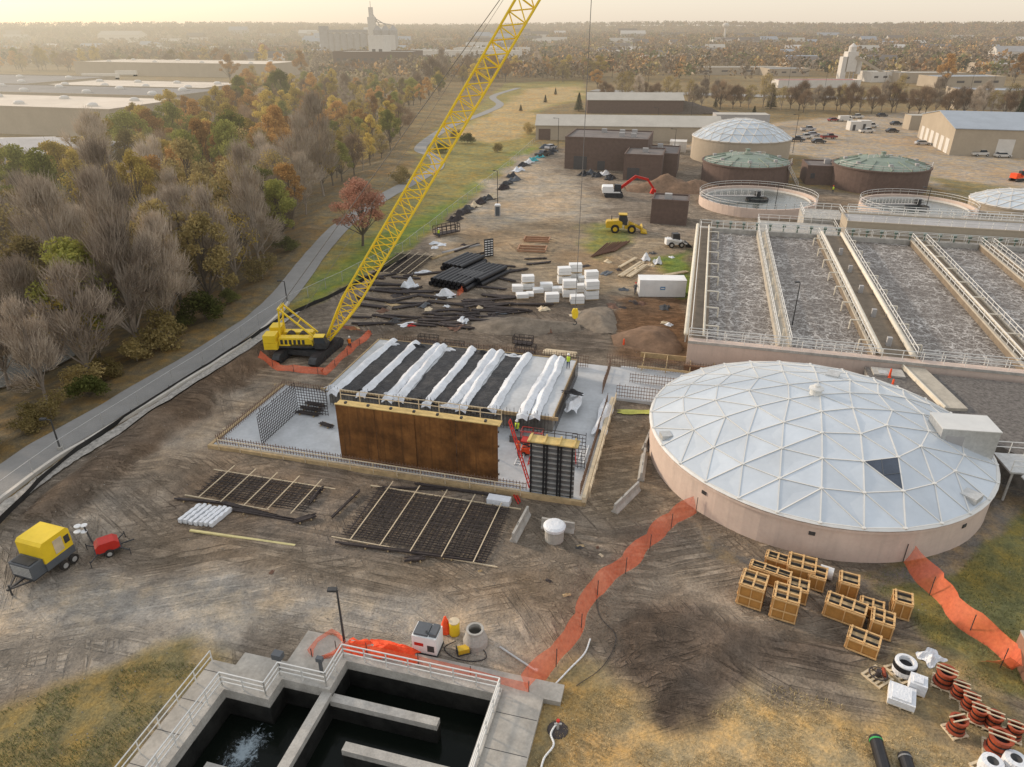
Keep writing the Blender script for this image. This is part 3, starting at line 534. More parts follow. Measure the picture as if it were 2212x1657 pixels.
# ---------- trailers
def wheel2(t,x,y,r=.33,w=.22,rim=None):
    o=MB().tube((x,y-w/2,r),(x,y+w/2,r),r,n=16).build('wheel',m_tyre,t)
    MB().tube((x,y-w/2-.012,r),(x,y+w/2+.012,r),r*.55,n=12).build('rim',rim or m_steel,o); return o
t=mk('generator_trailer','upright yellow and dark grey heater trailer parked on the dirt at left','trailer',110,1222,R_(72))
MB().prof([(-1.,1.3),(1.3,1.3),(1.3,2.75),(1.1,2.95),(-.8,2.95),(-1.,2.75)],-1.15,1.15).build('canopy',m_yel,t)
MB().box(-1.02,1.32,-1.17,1.17,.7,1.3).build('lower_body',m_greybox,t); MB().box(-2.,-1.02,-1.0,1.0,.65,1.75).build('burner_housing',m_greybox,t); b=MB()
for k in range(6): b.box(-2.03,-2.,-.85,.85,.8+k*.14,.88+k*.14)
b.build('air_grille',m_steel,t); MB().box(-1.9,-1.2,-.8,.8,1.75,1.82).build('roof_grille',m_dark,t)
MB().box(-.1,.6,-1.19,-1.152,1.5,2.6).build('door',m_woodl,t); MB().box(.75,1.15,-1.19,-1.152,1.8,2.4).build('vent_panel',m_dark,t); MB().bar((-2.,0,.6),(-3.3,0,.6),.14).bar((-2.,.8,.6),(-3.2,0,.6),.1).bar((-2.,-.8,.6),(-3.2,0,.6),.1).tube((-3.1,0,.0),(-3.1,0,.9),.06).build('drawbar',m_dark,t)
MB().box(-2.,1.3,-.9,.9,.5,.65).build('chassis',m_dark,t)
for xx in (.1,.85):
    for yy in (-1.3,1.3): wheel2(t,xx,yy,.36,.22)
t=mk('light_tower','red trailer with folded white floodlights and mast','light tower',235,1190,R_(35))
MB().prof([(-.8,.45),(.8,.45),(.8,.95),(.5,1.2),(-.5,1.2),(-.8,.95)],-.5,.5).build('engine_cover',m_red,t); MB().box(-.9,.9,-.52,.52,.35,.45).bar((.8,0,.4),(1.8,0,.4),.08).build('chassis',m_dark,t)
for yy in (-.62,.62): wheel2(t,0,yy,.3,.18)
MB().bar((-.8,0,1.2),(-1.0,.3,2.6),.11).build('mast',m_dark,t)
for k,(dx,dy,dz) in enumerate([(-.1,.2,0),(-.5,.3,.1),(.0,.6,.25),(-.4,.7,.3)]): MB().lathe([(.05,0),(.22,.1),(.24,.18),(0,.2)],(-1.+dx,.1+dy),12).mv(0,0,2.1+dz).build('floodlight',m_white,t)
for a_ in ((1,1),(1,-1),(-1,1),(-1,-1)): MB().bar((a_[0]*.7,a_[1]*.5,.5),(a_[0]*1.3,a_[1]*1.2,.45),.07).bar((a_[0]*1.3,a_[1]*1.2,.0),(a_[0]*1.3,a_[1]*1.2,.6),.06).build('outrigger',m_dark,t)
# ---------- ground materials near slab
for i in range(7):
    px,py=412+i*11,1112+i*1.6; x,y=g(px,py); l_=1.15; o=MB(); vs=[]
    for k in range(9):
        yy=-l_+k*l_/4; s_=.15*(1+.12*math.sin(k*2+i)); z_=.42*(1+.1*math.sin(k*3+i*2)); vs+=[(-s_,yy,.06),(s_,yy,.06),(s_*.95,yy,z_),(-s_*.95,yy,z_)]
    fs=[(0,1,2,3),(35,34,33,32)]
    for k in range(8):
        for q in range(4): fs.append((k*4+q,k*4+4+q,k*4+4+(q+1)%4,k*4+(q+1)%4))
    o.add(vs,fs); tag(o.build('wrapped_bundle',m_blank,None,(x,y,z1(x,y)),SA-.12),'white wrapped bundle %s in the row above the long plank'%['first from left','second from left','third from left','in the middle','third from right','second from right','first from right'][i],'bundle','white wrapped bundles in a row')
a,b=g(411,1147),g(638,1180); tag(MB().bar((0,0,.12),(b[0]-a[0],b[1]-a[1],.12),.2,.12).build('plank',M('plank_yellow',(.6,.52,.25),.8,.15,2),None,(*a,z1(*a))),'long yellowish timber beam lying on dirt below white bundles','plank')
t=mk('block_stack','pale grey block wrapped in plastic above the big rebar mat','block',1078,1088,SA); MB().box(-.95,.95,-.4,.4,.05,.55).build('wrapped_load',m_blank,t)
for s_ in (-.95,.7): MB().box(s_,s_+.25,-.42,.42,-.02,.05).build('bearer',m_wood,t)
t=mk('concrete_riser','round concrete riser with white plastic cap right of rebar mat','manhole',1197,1165); MB().lathe([(0,0),(.72,0),(.72,1.1),(.7,1.15),(.8,1.15),(.8,1.25),(0,1.25)],n=24).build('riser',m_conc,t); MB().lathe([(.82,1.05),(.86,1.3),(.7,1.45),(.3,1.52),(0,1.5)],n=18).build('plastic_cap',m_blank,t)
def barrier(label,pa,pb):
    a,b=g(*pa),g(*pb); dx,dy=b[0]-a[0],b[1]-a[1]; l=math.hypot(dx,dy); t=T('concrete_barrier',label,'barrier',(*a,z1(*a)-.03),math.atan2(dy,dx))
    MB().add([(x_,y_,z_) for x_ in (0,l) for y_,z_ in ((-.3,0),(.3,0),(.3,.1),(.12,.4),(.09,.9),(-.09,.9),(-.12,.4),(-.3,.1))],[tuple(range(7,-1,-1)),tuple(range(8,16))]+[(k,(k+1)%8,8+(k+1)%8,8+k) for k in range(8)]).build('barrier_body',m_conc,t)
    MB().path([(l*.3,0,.9),(l*.3,0,1.0),(l*.36,0,1.0),(l*.36,0,.9)],.02).build('lifting_loop',m_dark,t)
barrier('concrete barrier left of the white capped riser',(1108,1172),(1140,1112)); barrier('concrete barrier behind the white capped riser',(1170,1138),(1240,1150)); barrier('concrete barrier nearest the dome wall on the dirt ramp',(1327,1108),(1378,1058)); barrier('concrete barrier further up the dirt ramp',(1384,1040),(1392,985)); barrier('small concrete barrier at the top of the dirt ramp',(1392,975),(1412,925))
def mat_(label,c4,nu,nv,r=.02,z=.12,ns=5):
    us=[gs(*p) for p in c4]; u0=sum(p[0] for p in us[:2])/2; u1=sum(p[0] for p in us[2:])/2; v0=(us[0][1]+us[2][1])/2; v1=(us[1][1]+us[3][1])/2
    x,y=SW(u0,v0); t=T('rebar_mat',label,'rebar mat',(x,y,z1(x,y)),SA); w=u1-u0; d=v1-v0; b=MB()
    for i in range(nu): q=w*i/(nu-1); b.bar((q,-random.random()*.4,z),(q+random.uniform(-.05,.05),d+random.random()*.3,z),r*2)
    for i in range(nv): q=d*i/(nv-1); b.bar((-random.random()*.6,q,z+.04),(w+random.random()*.5,q,z+.04),r*2)
    for i in range(0,nu,2): q=w*(i+.5)/nu; b.bar((q,0,z+.18),(q,d,z+.18),r*2)
    for i in range(0,nv,2): q=d*(i+.5)/nv; b.bar((0,q,z+.22),(w,q,z+.22),r*2)
    b.build('bars',m_rebar,t)
    for k in range(ns):
        q=w*(k+.3)/(ns-.4); MB().bar((q,-.8,z+.27),(q+.1,d+.9,z+.27),.07,.06).build('timber_spacer',m_woodl,t)
    MB().bar((-1,-.4,.06),(w+1,-.5,.06),.08,.1).build('bearer',m_woodl,t); MB().bar((-1,d+.3,.06),(w+1,d+.3,.06),.08,.1).build('bearer',m_woodl,t)
mat_('large dark rebar mat on timber strips below the rusty wall',[(760,1170),(800,1062),(1060,1205),(1095,1095)],34,24)
mat_('smaller rebar mat left of the large one',[(430,1072),(470,1025),(670,1105),(690,1052)],24,12)
def rods(label,pa,pb,n,sp_=.07,r=.035,mat=None,name='rebar_bundle',z=0,group='bundles of dark rebar laid on the yard'):
    a,b=g(*pa),g(*pb); l=math.hypot(b[0]-a[0],b[1]-a[1]); t=T(name,label,'rebar' if 'rebar' in name else 'bundle',(*a,z1(*a)+z),math.atan2(b[1]-a[1],b[0]-a[0]),group); m_=MB()
    for k in range(n): yy=(k%max(1,n//2))*sp_+random.uniform(-.02,.02); m_.bar((random.uniform(-.25,.25),yy,.14+(k//max(1,n//2))*.07),(l+random.uniform(-.3,.3),yy+random.uniform(-.05,.05),.14+(k//max(1,n//2))*.07),r*2)
    m_.build('bars',mat or m_rebar,t)
    for k in (.2,.8): MB().bar((l*k,-.15,.06),(l*k,n/2*sp_+.15,.06),.1,.1).build('bearer',m_wood,t)
for pa,pb,n in [((478,1090),(600,1122),10),((500,1105),(640,1130),8),((730,1178),(1040,1218),6),((800,1186),(1000,1212),6),((672,1090),(698,1058),8),((640,1135),(680,1122),14),((880,1215),(915,1212),14),((820,1055),(990,1060),6),((380,1080),(470,1088),6),((720,1120),(780,1062),6),((900,1048),(1080,1075),6)]:
    rods('dark rebar bundle on the dirt near the rebar mats',pa,pb,n)
YB=[((750,688),(800,690),8),((765,660),(830,668),16),((770,645),(850,655),14),((790,628),(870,636),14),((840,655),(905,640),16),((850,670),(900,662),14),((900,640),(960,648),16),((925,655),(1010,665),16),((890,665),(925,655),10),((1000,655),(1060,650),14),((1040,640),(1100,648),14),((920,680),(1010,684),10),((850,695),(900,690),6),((905,700),(1000,708),8),((1030,622),(1090,628),12),((960,672),(1010,676),12),((800,612),(880,620),14),((1060,600),(1110,612),14),((820,600),(870,590),12),((1030,665),(1100,660),12),((1140,575),(1190,570),12),((1135,562),(1180,560),10),((1000,560),(1050,548),12),((1060,575),(1110,580),12),((985,545),(1035,528),10)]
rb=random.Random(17)
for k in range(44):
    px=rb.uniform(755,1110); py=rb.uniform(592,708)
    if 900<px<1060 and py<640: py+=55
    YB.append(((px,py),(px+rb.uniform(35,95),py+rb.uniform(-10,9)),rb.choice([8,10,14])))
for pa,pb,n in YB: rods('dark rebar bundle on bearers in the material yard',pa,pb,n,.09,.045)
mat_('flat dark mesh sheets beside the fence left of the black pipes',[(815,590),(850,552),(905,592),(930,552)],20,20,.02)
m_rs=M('rusty_steel',(.16,.09,.06),.8)
for i in range(9): rods('brown steel pile on the grass behind white pallets',(1278+i*6,558-i*1.5),(1312+i*6,528-i*.5),5,.08,.05,m_rs,'steel_pile',group='rusty steel left of the grey hut')
for i in range(60):
    px=rb.uniform(760,1480); py=rb.uniform(510,760)
    if 1100<px<1300 and 590<py<665: continue
    if 1365<px<1490 and 590<py<640: continue
    if py>725 and px>800: continue
    if px<860 and py<600: continue
    cloth('site_clutter','small pile of dark and pale offcuts on the yard dirt',px,py,rb.uniform(.8,2.4),rb.uniform(.6,1.6),rb.uniform(.2,.6),rb.choice([m_rebar,m_wood,m_blank,m_dark,m_rs,m_woodl,m_greybox]),rb.uniform(0,3),0,200+i,'debris',7,'small offcut piles in the yard')
for i in range(14):
    px,py=rb.choice([(rb.uniform(380,1250),rb.uniform(1200,1270)),(rb.uniform(1180,1300),rb.uniform(1130,1300)),(rb.uniform(480,620),rb.uniform(830,980))])
    cloth('site_clutter','tiny scrap lying on the dirt around the slab',px,py,rb.uniform(.25,.6),rb.uniform(.15,.4),rb.uniform(.1,.2),rb.choice([m_rebar,m_wood,m_rs,m_dark,m_woodl]),rb.uniform(0,3),0,260+i,'debris',5,'tiny scraps around the slab')
R0=.36
for grp,(px,py,n1_,lay,L_,rz,lb) in enumerate([(930,618,9,2,6.,R_(62),'near left pile'),(985,610,7,2,7.5,R_(58),'near right pile'),(955,585,6,2,7.,R_(60),'middle pile')]):
    x0,y0=g(px,py)
    for l_ in range(lay):
        for k in range(n1_-l_):
            off=(k+l_*.5)*.76; dx,dy=math.sin(rz)*off,-math.cos(rz)*off
            o=MB(); o.tube((0,0,0),(L_,0,0),R0,n=12,caps=False); o.tube((.05,0,0),(L_-.05,0,0),R0*.86,n=12)
            tag(o.build('black_pipe',m_pipe,None,(x0+dx,y0+dy,R0+.05+l_*.64),rz),'black plastic pipe in the %s of stacked pipes'%lb,'pipe','stacked black plastic pipes (%s)'%lb)
rods('pale timber bundle behind the black pipes',(935,560),(1010,535),14,.1,.06,m_wood,'timber_bundle',group=None); rods('grey timber bundle behind the black pipes nearer the path',(960,548),(1035,530),14,.1,.06,m_greyf,'timber_bundle',group=None)
for i,px in enumerate((1050,1056,1062)):
    t=mk('slotted_board','upright black and white slotted board %s of three behind pipes'%['left','middle','right'][i],'board',px,555-i,.2); MB().box(-.3,.3,-.1,.1,0,3.).build('board_frame',m_black,t)
    for k in range(7): MB().box(-.2,.2,-.115,-.1,.2+k*.4,.38+k*.4).build('slot',m_white,t)
cloth('tarpaulin','white crumpled tarp left of the black pipes',885,620,2.4,2.2,1.5,m_blank,.2,0,11); cloth('tarpaulin','white crumpled tarp in front of the black pipes',962,640,2.8,2.,1.3,m_blank,.2,0,12); cloth('tarpaulin','white tarp at the right end of the black pipes',1052,585,2.6,1.6,1.,m_blank,.2,0,13); cloth('tarpaulin','white sheet scrap on the left end of black pipes',912,590,3.,1.2,.6,m_blank,.2,0,14); cloth('tarpaulin','tiny red cloth on the dirt near rebar',890,704,1.2,.7,.3,m_red,.2,0,15)
cloth('tarpaulin','small white bag by fence near the worker',940,527,2.,1.,.5,m_blank,.2,0,16); cloth('tarpaulin','white bag top on timber near container',1395,562,1.4,1.4,1.2,m_blank,0,0,17); cloth('tarpaulin','second white bag near the container',1420,570,1.4,1.4,1.2,m_blank,0,0,18)
for i,(px,py,w_,h_,n) in enumerate([(1118,630,1.6,1.,1),(1140,625,1.8,1.,2),(1162,632,1.5,.7,1),(1180,628,1.8,1.2,1),(1192,652,1.9,1.3,1),(1218,612,1.9,1.2,2),(1242,606,1.9,1.3,2),(1262,612,1.8,1.2,1),(1276,622,1.9,1.3,2),(1230,640,2.,1.2,2),(1246,655,1.9,1.2,1),(1277,645,1.9,1.3,2),(1205,632,1.8,.9,1),(1255,630,1.7,1.2,1),(1128,644,1.7,.7,1),(1145,640,1.,.6,1)]):
    pos_=['far left','left behind','left low','left of centre','front centre','back centre','back centre right','back right','right edge back','middle','front middle','right edge front','centre low','centre behind','front left low','front left small'][i]
    for q in range(n):
        x,y=g(px,py); t=T('white_pallet_load','white boxed pallet load at %s of the group%s'%(pos_,', upper one' if q else (', lower one' if n>1 else '')),'pallet',(x,y,z1(x,y)+q*(h_+.16)),.05+.05*(i%3),'white pallet loads in the material yard')
        MB().box(-w_/2,w_/2,-.6,.6,.14,h_).build('wrapped_boxes',m_white,t); b=MB()
        for k in range(3): b.box(-w_/2,w_/2,-.58+k*.5,-.44+k*.5,0,.14)
        b.build('pallet',m_wood,t); b=MB(); b.box(-w_/2-.01,w_/2+.01,-.61,.61,h_*.5,h_*.53); b.build('strap',m_greyf,t)
x,y=g(1427,636); t=T('shipping_container','white ribbed shipping container left of the aeration basins','container',(x,y,z1(x,y)),R_(-2)); b=MB(); n=30; L_=6.6
MB().box(-L_/2,L_/2,-1.2,1.2,.12,2.55).build('walls',m_white,t)
for k in range(n): xx=-L_/2+.15+k*(L_-.3)/n; b.box(xx,xx+.1,-1.24,-1.2,.25,2.4)
b.build('wall_rib',m_white,t); MB().box(-L_/2-.03,L_/2+.03,-1.25,1.25,2.55,2.62).build('roof',m_white,t); MB().box(-.35,.35,-1.255,-1.241,1.2,1.65).build('emblem_plate',m_blue,t)
MB().box(-.25,.25,-1.262,-1.256,1.35,1.5).build('emblem',m_white,t); MB().box(L_/2,L_/2+.04,-1.1,1.1,.2,2.45).build('door',m_whitef,t); MB().box(-L_/2,L_/2,-1.2,-1.1,0,.12).box(-L_/2,L_/2,1.1,1.2,0,.12).build('floor_rail',m_dark,t)
for i,(pa,pb,n) in enumerate([((1345,598),(1392,568),14),((1362,600),(1400,575),14),((1440,598),(1485,590),12),((1340,580),(1375,560),8)]): rods('pale lumber bundle by the container, number %s from left'%['one','two','four','three'][i],pa,pb,n,.12,.07,m_woodl,'lumber_bundle',group=None)
for i,(px,py,w_,d_) in enumerate([(1150,540,4.8,3.2),(1160,520,4.5,2.6)]):
    t=mk('timber_crib',['reddish timber crib on the dirt, nearer one','reddish timber crib on the dirt, farther one'][i],'timber',px,py,R_(-8)); b=MB()
    for yy in (-d_/2,0,d_/2): b.bar((-w_/2,yy,.25),(w_/2,yy,.25),.2,.3)
    for xx in (-w_/2,w_/2): b.bar((xx,-d_/2,.45),(xx,d_/2,.45),.2,.15)
    b.build('timber',M('form_timber%d'%i,(.35,.2,.12)),t)
t=mk('portable_toilet','grey portable toilet by fence under the lamp post','toilet',1075,466); MB().box(-.58,.58,-.58,.58,.0,2.1).build('cabin',m_greyf,t); MB().prof([(-.62,2.1),(.62,2.1),(.45,2.35),(-.45,2.35)],-.6,.6).build('roof',m_white,t); MB().box(-.4,.4,-.6,-.58,.1,1.95).build('door',m_greybox,t)
for i,(px,py,zc) in enumerate([(1347,748,0),(1921,815,2.6),(1926,838,2.6),(1940,858,2.6)]):
    tag(MB().lathe([(.2,0),(.2,.04),(.12,.05),(.09,.9),(.03,1.),(0,1.)],n=10).build('traffic_cone',m_orange2,None,(*g(px,py,zc),zc)),['orange cone beside trench below the container','orange post on the gravel behind dome','second orange post on the gravel behind dome','third orange post on gravel behind dome'][i],'cone')
# ---------- building under construction
t=T('foundation_slab','pale concrete foundation slab of the building under construction','slab',(*SW(-41,47.3),0),SA)
def sb(u0,u1,v0,v1,z0,z1_,mb=None): return (mb or MB()).box(u0+41,u1+41,v0-47.3,v1-47.3,z0,z1_)
sb(-41,-6.4,47.3,60.,-.4,.3).build('slab_front',m_slab,t); sb(-36,-6.4,60.,73.5,-.4,.3).build('slab_back',m_slab,t); sb(-6.4,5.,66.,74.,-.4,.3).build('slab_side',m_slab,t); sb(-41.3,-6.1,47.,47.3,-.4,.4).build('edge_form',m_wood,t)
sb(-6.4,-6.1,47.,65,-.4,.9).build('edge_form',m_woodl,t); sb(-41.3,-41.,47.3,60,-.4,.4).build('edge_form',m_wood,t)
t=T('shored_deck','raised concrete deck on walls under the black and white blankets','deck',(*SW(-34.3,57.2),.3),SA); W_,D_=23.3,13.
MB().box(0,W_,0,D_,1.45,1.8).build('deck_slab',m_slab,t); MB().box(0,W_,.3,.6,0,1.45).build('support_wall',m_concd,t); MB().box(0,W_,D_-.5,D_-.2,0,1.45).build('support_wall',m_concd,t)
for k in range(8): MB().box(.2+k*3.25,.5+k*3.25,.6,D_-.5,0,1.45).build('support_wall',m_concd,t)
for a_,b_ in (((-.6,-.1,1.7),(W_+.6,-.1,1.7)),((W_+.1,-.3,1.7),(W_+.1,D_,1.7)),((-.1,-.3,1.7),(-.1,D_,1.7)),((0,D_+.1,1.7),(W_,D_+.1,1.7))): MB().bar(a_,b_,.12,.35).build('edge_form',m_wood,t)
b=MB()
for k in range(70):
    for yy in (-.25,D_+.2): b.tube((k*W_/70,yy,.1),(k*W_/70+random.uniform(-.05,.05),yy,2.1+random.uniform(0,.4)),.022,n=4)
for k in range(30): b.tube((W_+.3,k*D_/30,.1),(W_+.3,k*D_/30,2.5),.022,n=4)
b.build('starter_bars',m_rebar,t)
def blanket(label,u,w,v0,v1,h,mat,seed,name='blanket',slant=0.,grp=None,irr=1.):
    r_=random.Random(seed); n1_,n2_=int((v1-v0)/.25),9; vs=[];fs=[]; ph=[r_.uniform(0,6) for _ in range(7)]
    for i in range(n1_+1):
        v=v0+(v1-v0)*i/n1_; sh=.05*math.sin(v*.5+ph[0])+.025*math.sin(v*1.9+ph[1])+slant*i/n1_; ww=w*(1+irr*.08*math.sin(v*1.1+ph[2])+irr*.05*math.sin(v*3+ph[5]))
        for j in range(n2_+1):
            a_=j/n2_*2-1; z=.03+h*max(0,1-abs(a_+.12*math.sin(v*.7+ph[4]))**1.2)*(.85+.15*math.sin(v*1.6+ph[3]))+r_.uniform(0,.035)*irr
            if i in (0,n1_): z-=.35
            vs.append((u+sh+a_*ww/2+r_.uniform(-.03,.03)*irr,v,z))
    for i in range(n1_):
        for j in range(n2_): q=i*(n2_+1)+j; fs.append((q,q+1,q+n2_+2,q+n2_+1))
    x,y=SW(-34.3,57.2); o=MB().add(vs,fs).build(name,mat,None,(x,y,2.1),SA); tag(o,label,'blanket',grp)
ords=['first','second','third','fourth','fifth','sixth','seventh','eighth','ninth','tenth']
wu=[1.0,4.0,6.8,7.9,11.,13.4,14.5,17.4,20.5,21.7]
for k,u in enumerate(wu): blanket('white curing blanket ridge, %s from left on the deck'%ords[k],u,1.05,-.6 if k%2 else -.9,D_+.4,.38,m_blank,k+1,'white_blanket',[.7,.6,.3,-.1,.4,.4,.1,.4,.35,-.1][k],'white blankets on the deck')
for k,(u,w_) in enumerate([(2.5,2.2),(5.35,1.9),(9.5,2.3),(12.2,1.5),(16.,2.0),(7.3,.6)]): blanket('black curing blanket strip, %s on the deck'%['between first two ridges','left of the first double ridge','right of first double ridge','in the deck centre','right of the second double ridge','between paired ridges'][k],u,w_,-.3,D_+.2,.05,m_bblank,k+30,'black_blanket',.45,'black blankets on the deck',.7)
for k in range(12): cloth('blanket_edge','crumpled sheeting heaped along the edge of the deck',*[(720,842),(790,850),(850,856),(915,868),(975,880),(1045,893),(845,746),(905,752),(965,758),(1040,766),(1110,772),(1235,850)][k],2.2,.8,.5,[m_blank,m_bblank][k%2],SA,2.0,40+k,'sheeting',12,'crumpled sheeting along the deck edge')
t=T('formwork_wall','tall rusty brown formwork wall standing on the slab','formwork',(*SW(-28.4,48.3),.15),SA); W_=14.6; HW=5.6
for k in range(4): MB().box(k*W_/4+.02,(k+1)*W_/4-.02,0,.12,0,HW).build('facing_panel',m_rust,t)
for k in range(13): q=.4+k*(W_-.8)/12; MB().box(q-.06,q+.06,.14,.36,0,HW-.05).build('stud',m_form,t)
for z in (.5,1.9,3.3,4.7): MB().box(0,W_,.36,.5,z,z+.15).build('waler',m_form,t)
b=MB().box(-.1,W_+.1,.15,1.15,HW-.18,HW-.12)
for k in range(9): b.box(k*1.8-.05,k*1.8+.05,.1,1.2,HW-.3,HW-.18)
b.box(-.05,W_+.05,-.02,.16,HW,HW+.08); b.build('top_walkway',M('walkway_ply',(.56,.41,.17),.8,.15,1),t); rail(MB(),[(0,1.15,HW-.12),(W_,1.15,HW-.12)],1.,1.8,.04).build('railing',m_woodl,t)
for k in range(7): q=.9+k*2.1; MB().box(q-.1,q+.1,.16,.4,HW+.09,HW+.25).build('lifting_bracket',m_dark,t)
for k in range(5): q=1+k*3.1; MB().tube((q,.5,3.6),(q,3.6,.05),.05,n=6).build('raking_prop',m_red,t)
t=T('gang_form','black steel column form with yellow timber platform in front of slab corner','formwork',(*SW(-10.9,47.3),-.1),SA); W_=3.7
MB().box(0,W_,.3,.4,0,5.2).build('form_face',m_form,t); b=MB()
for k in range(11): b.box(0,W_,.16,.3,.1+k*.48,.18+k*.48)
b.build('waler_grid',m_steel,t)
for q in (.15,1.2,1.45,2.35,2.6,3.5): MB().box(q-.06,q+.06,0,.16,-.1,5.4).build('strongback',m_black,t)
b=MB().box(-.15,W_+.25,-.1,1.,5.4,5.5)
for k in range(4): b.box(k*1.2-.05,k*1.2+.1,-.2,1.1,5.5,5.62)
b.build('platform',M('platform_timber',(.58,.43,.17),.8,.2,2),t); rail(MB(),[(0,1.,5.5),(W_,1.,5.5)],.6,.9,.03).build('railing',m_rebar,t)
rods('red steel brace bars lying by the rusty wall end',(1085,1030),(1118,1085),4,.2,.04,m_red,'brace_bundle',group=None)
t=T('ladder','red and white ladder frame leaning at right end of rusty wall','ladder',(*SW(-13.2,49.6),.3),SA); b=MB()
for yy in (0,.5): b.bar((0,yy,5.2),(2.2,yy-1.6,0),.08)
for k in range(16): f_=k/16; b.bar((2.2*f_,-1.6*f_,5.2*(1-f_)),(2.2*f_,.5-1.6*f_,5.2*(1-f_)),.05)
b.build('ladder_frame',m_red,t)
t=T('scissor_lift','orange scissor lift on the slab behind the form','lift',(*SW(-12.,53.2),.3),SA); MB().box(-.9,.9,-.45,.45,.25,.75).build('chassis',m_orange2,t)
b=MB()
for k in range(2): b.bar((-.8,-.3,.8+k*.3),(.8,-.3,1.1+k*.3),.07).bar((.8,-.3,.8+k*.3),(-.8,-.3,1.1+k*.3),.07).bar((-.8,.3,.8+k*.3),(.8,.3,1.1+k*.3),.07)
b.build('scissor_arms',m_dark,t); rail(MB().box(-.95,.95,-.45,.45,1.4,1.5),[(-.95,-.45,1.5),(.95,-.45,1.5),(.95,.45,1.5),(-.95,.45,1.5),(-.95,-.45,1.5)],1.,.95,.03).build('platform',m_red,t)
for sx in (-.65,.65):
    for sy in (-.5,.5): wheel2(t,sx,sy,.2,.14)
for k in range(7):
    u=-13.1+k*.9; x,y=SW(u+(k%2)*.3,51+k*.25); b=MB()
    for xx in (0,.5): b.bar((xx,0,.05),(xx,3.2,.05),.08)
    for q in range(8): b.bar((0,.2+q*.4,.05),(.5,.2+q*.4,.05),.06)
    tag(b.build('scaffold_frame',[m_white,m_red][k%2],None,(x,y,.33+k*.02),SA+.1*(k%3)),'%s scaffold frame lying flat on the slab'%['white','red'][k%2],'scaffold','scaffold frames lying on the slab')
m_rb2=M('rust_bar',(.2,.13,.09))
def rebarwall(label,u0,v0,u1,v1,h,z=.3,sp_=.28,hb=5,r=.022):
    x,y=SW(u0,v0); t=T('rebar_wall',label,'rebar',(x,y,z),SA); l=math.hypot(u1-u0,v1-v0); n=int(l/sp_); b=MB(); dx,dy=u1-u0,v1-v0
    for k in range(n+1): f_=k/n; b.bar((dx*f_,dy*f_,0),(dx*f_,dy*f_,h*random.uniform(.88,1.08)),r*2)
    for k in range(hb): zz=h*(k+.5)/hb; b.bar((0,0,zz),(dx,dy,zz),r*2)
    b.build('bars',m_rebar if h>2 else m_rb2,t); return t
rebarwall('tall rebar cage at left part of the slab, front face',-36.5,48.4,-36.5,55.,3.4,hb=12); rebarwall('rebar panel across the left part of the slab',-36.5,55.,-33.2,55.,3.,hb=10)
rebarwall('short rebar row along the left edge of the slab',-40.7,47.6,-40.7,59.6,.9,hb=2); rebarwall('short rebar row along the front edge of the slab',-40.5,47.7,-28.6,47.7,.8,hb=2); rebarwall('short rebar row in front of the rusty wall',-28.4,47.7,-11.2,47.7,.8,hb=2)
rebarwall('short rebar row along back of left slab',-40.5,59.6,-35,59.6,.8,hb=2); rebarwall('tall narrow rebar column right of the column form',-8.2,52.,-7.,52.,3.6,hb=10); rebarwall('rebar row along the right edge of slab',-6.7,48,-6.7,64.5,1.2,hb=3)
rebarwall('rebar row along the trench to the aeration basins, front',-6,66.3,5,66.3,1.5,hb=4); rebarwall('rebar row along the trench to the aeration basins, back',-8,73.7,4,73.7,1.5,hb=4); rebarwall('rebar row behind the blanket covered deck',-33,72.5,-10,72.5,1.6,hb=4); rebarwall('rebar row between deck and trench',-7.5,66.5,-7.5,73.,1.5,hb=4)
rebarwall('middle rebar row in the side trench',-5,70,3,70,1.2,hb=3)
for k,(px,py,w_) in enumerate([(650,890,3.),(640,900,3.5),(690,925,1.8),(660,880,2.8)]): rods('rebar bundle lying on the left slab',(px,py),(px+w_*14,py+8),10,.1,.03,None,'rebar_bundle',.3)
t=T('timber_formwork','pale timber formwork frames around the side trench','formwork',(*SW(-4,74.5),0),SA)
for k in range(4): MB().bar((k*2.6,-1.5,.7),(k*2.6,2.2,.7),.1,.5).build('cross_timber',m_wood,t)
MB().bar((-.5,2.3,.7),(9,2.3,.7),.12,.6).build('long_timber',m_wood,t); MB().bar((-.5,-1.6,.9),(9,-1.6,.9),.1,.25).build('long_timber',m_wood,t)
a=SW(-28.,46.9); t=T('timber_railing','pale timber handrail along the front edge of the slab','railing',(*a,.2),SA); rail(MB(),[(-12,0,0),(16.5,0,0)],1.05,2.2,.045).build('rail_timber',m_woodl,t)
a=SW(-6.2,48); t=T('timber_railing','pale timber handrail along the right edge of the slab','railing',(*a,.3),SA); rail(MB(),[(.3,0,0),(.3,17,0)],1.1,2.2,.05).build('rail_timber',m_woodl,t)
cloth('sheeting','white sheeting draped on the right slab edge wall',1305,900,1.3,6.5,.9,m_blank,SA,.6,71); cloth('sheeting','beige sheeting at the right corner of deck',1240,870,1.4,4.,.9,m_blank,SA,1.,72); cloth('sheeting','yellow green sheet on the dirt right of slab',1375,890,3.5,.9,.12,M('lime_sheet',(.5,.5,.12),.7),.0,.05,73)
rods('pale lumber stack behind the deck',(1175,765),(1240,772),16,.16,.08,m_woodl,'lumber_stack',group=None)
t=T('form_stack','grey stacked form panels between deck and slab','panel stack',(*SW(-14.5,55.2),.3),SA)
for k in range(6): MB().box(0,3.2,-.5,.5,k*.12,k*.12+.1).build('panel',m_form,t)
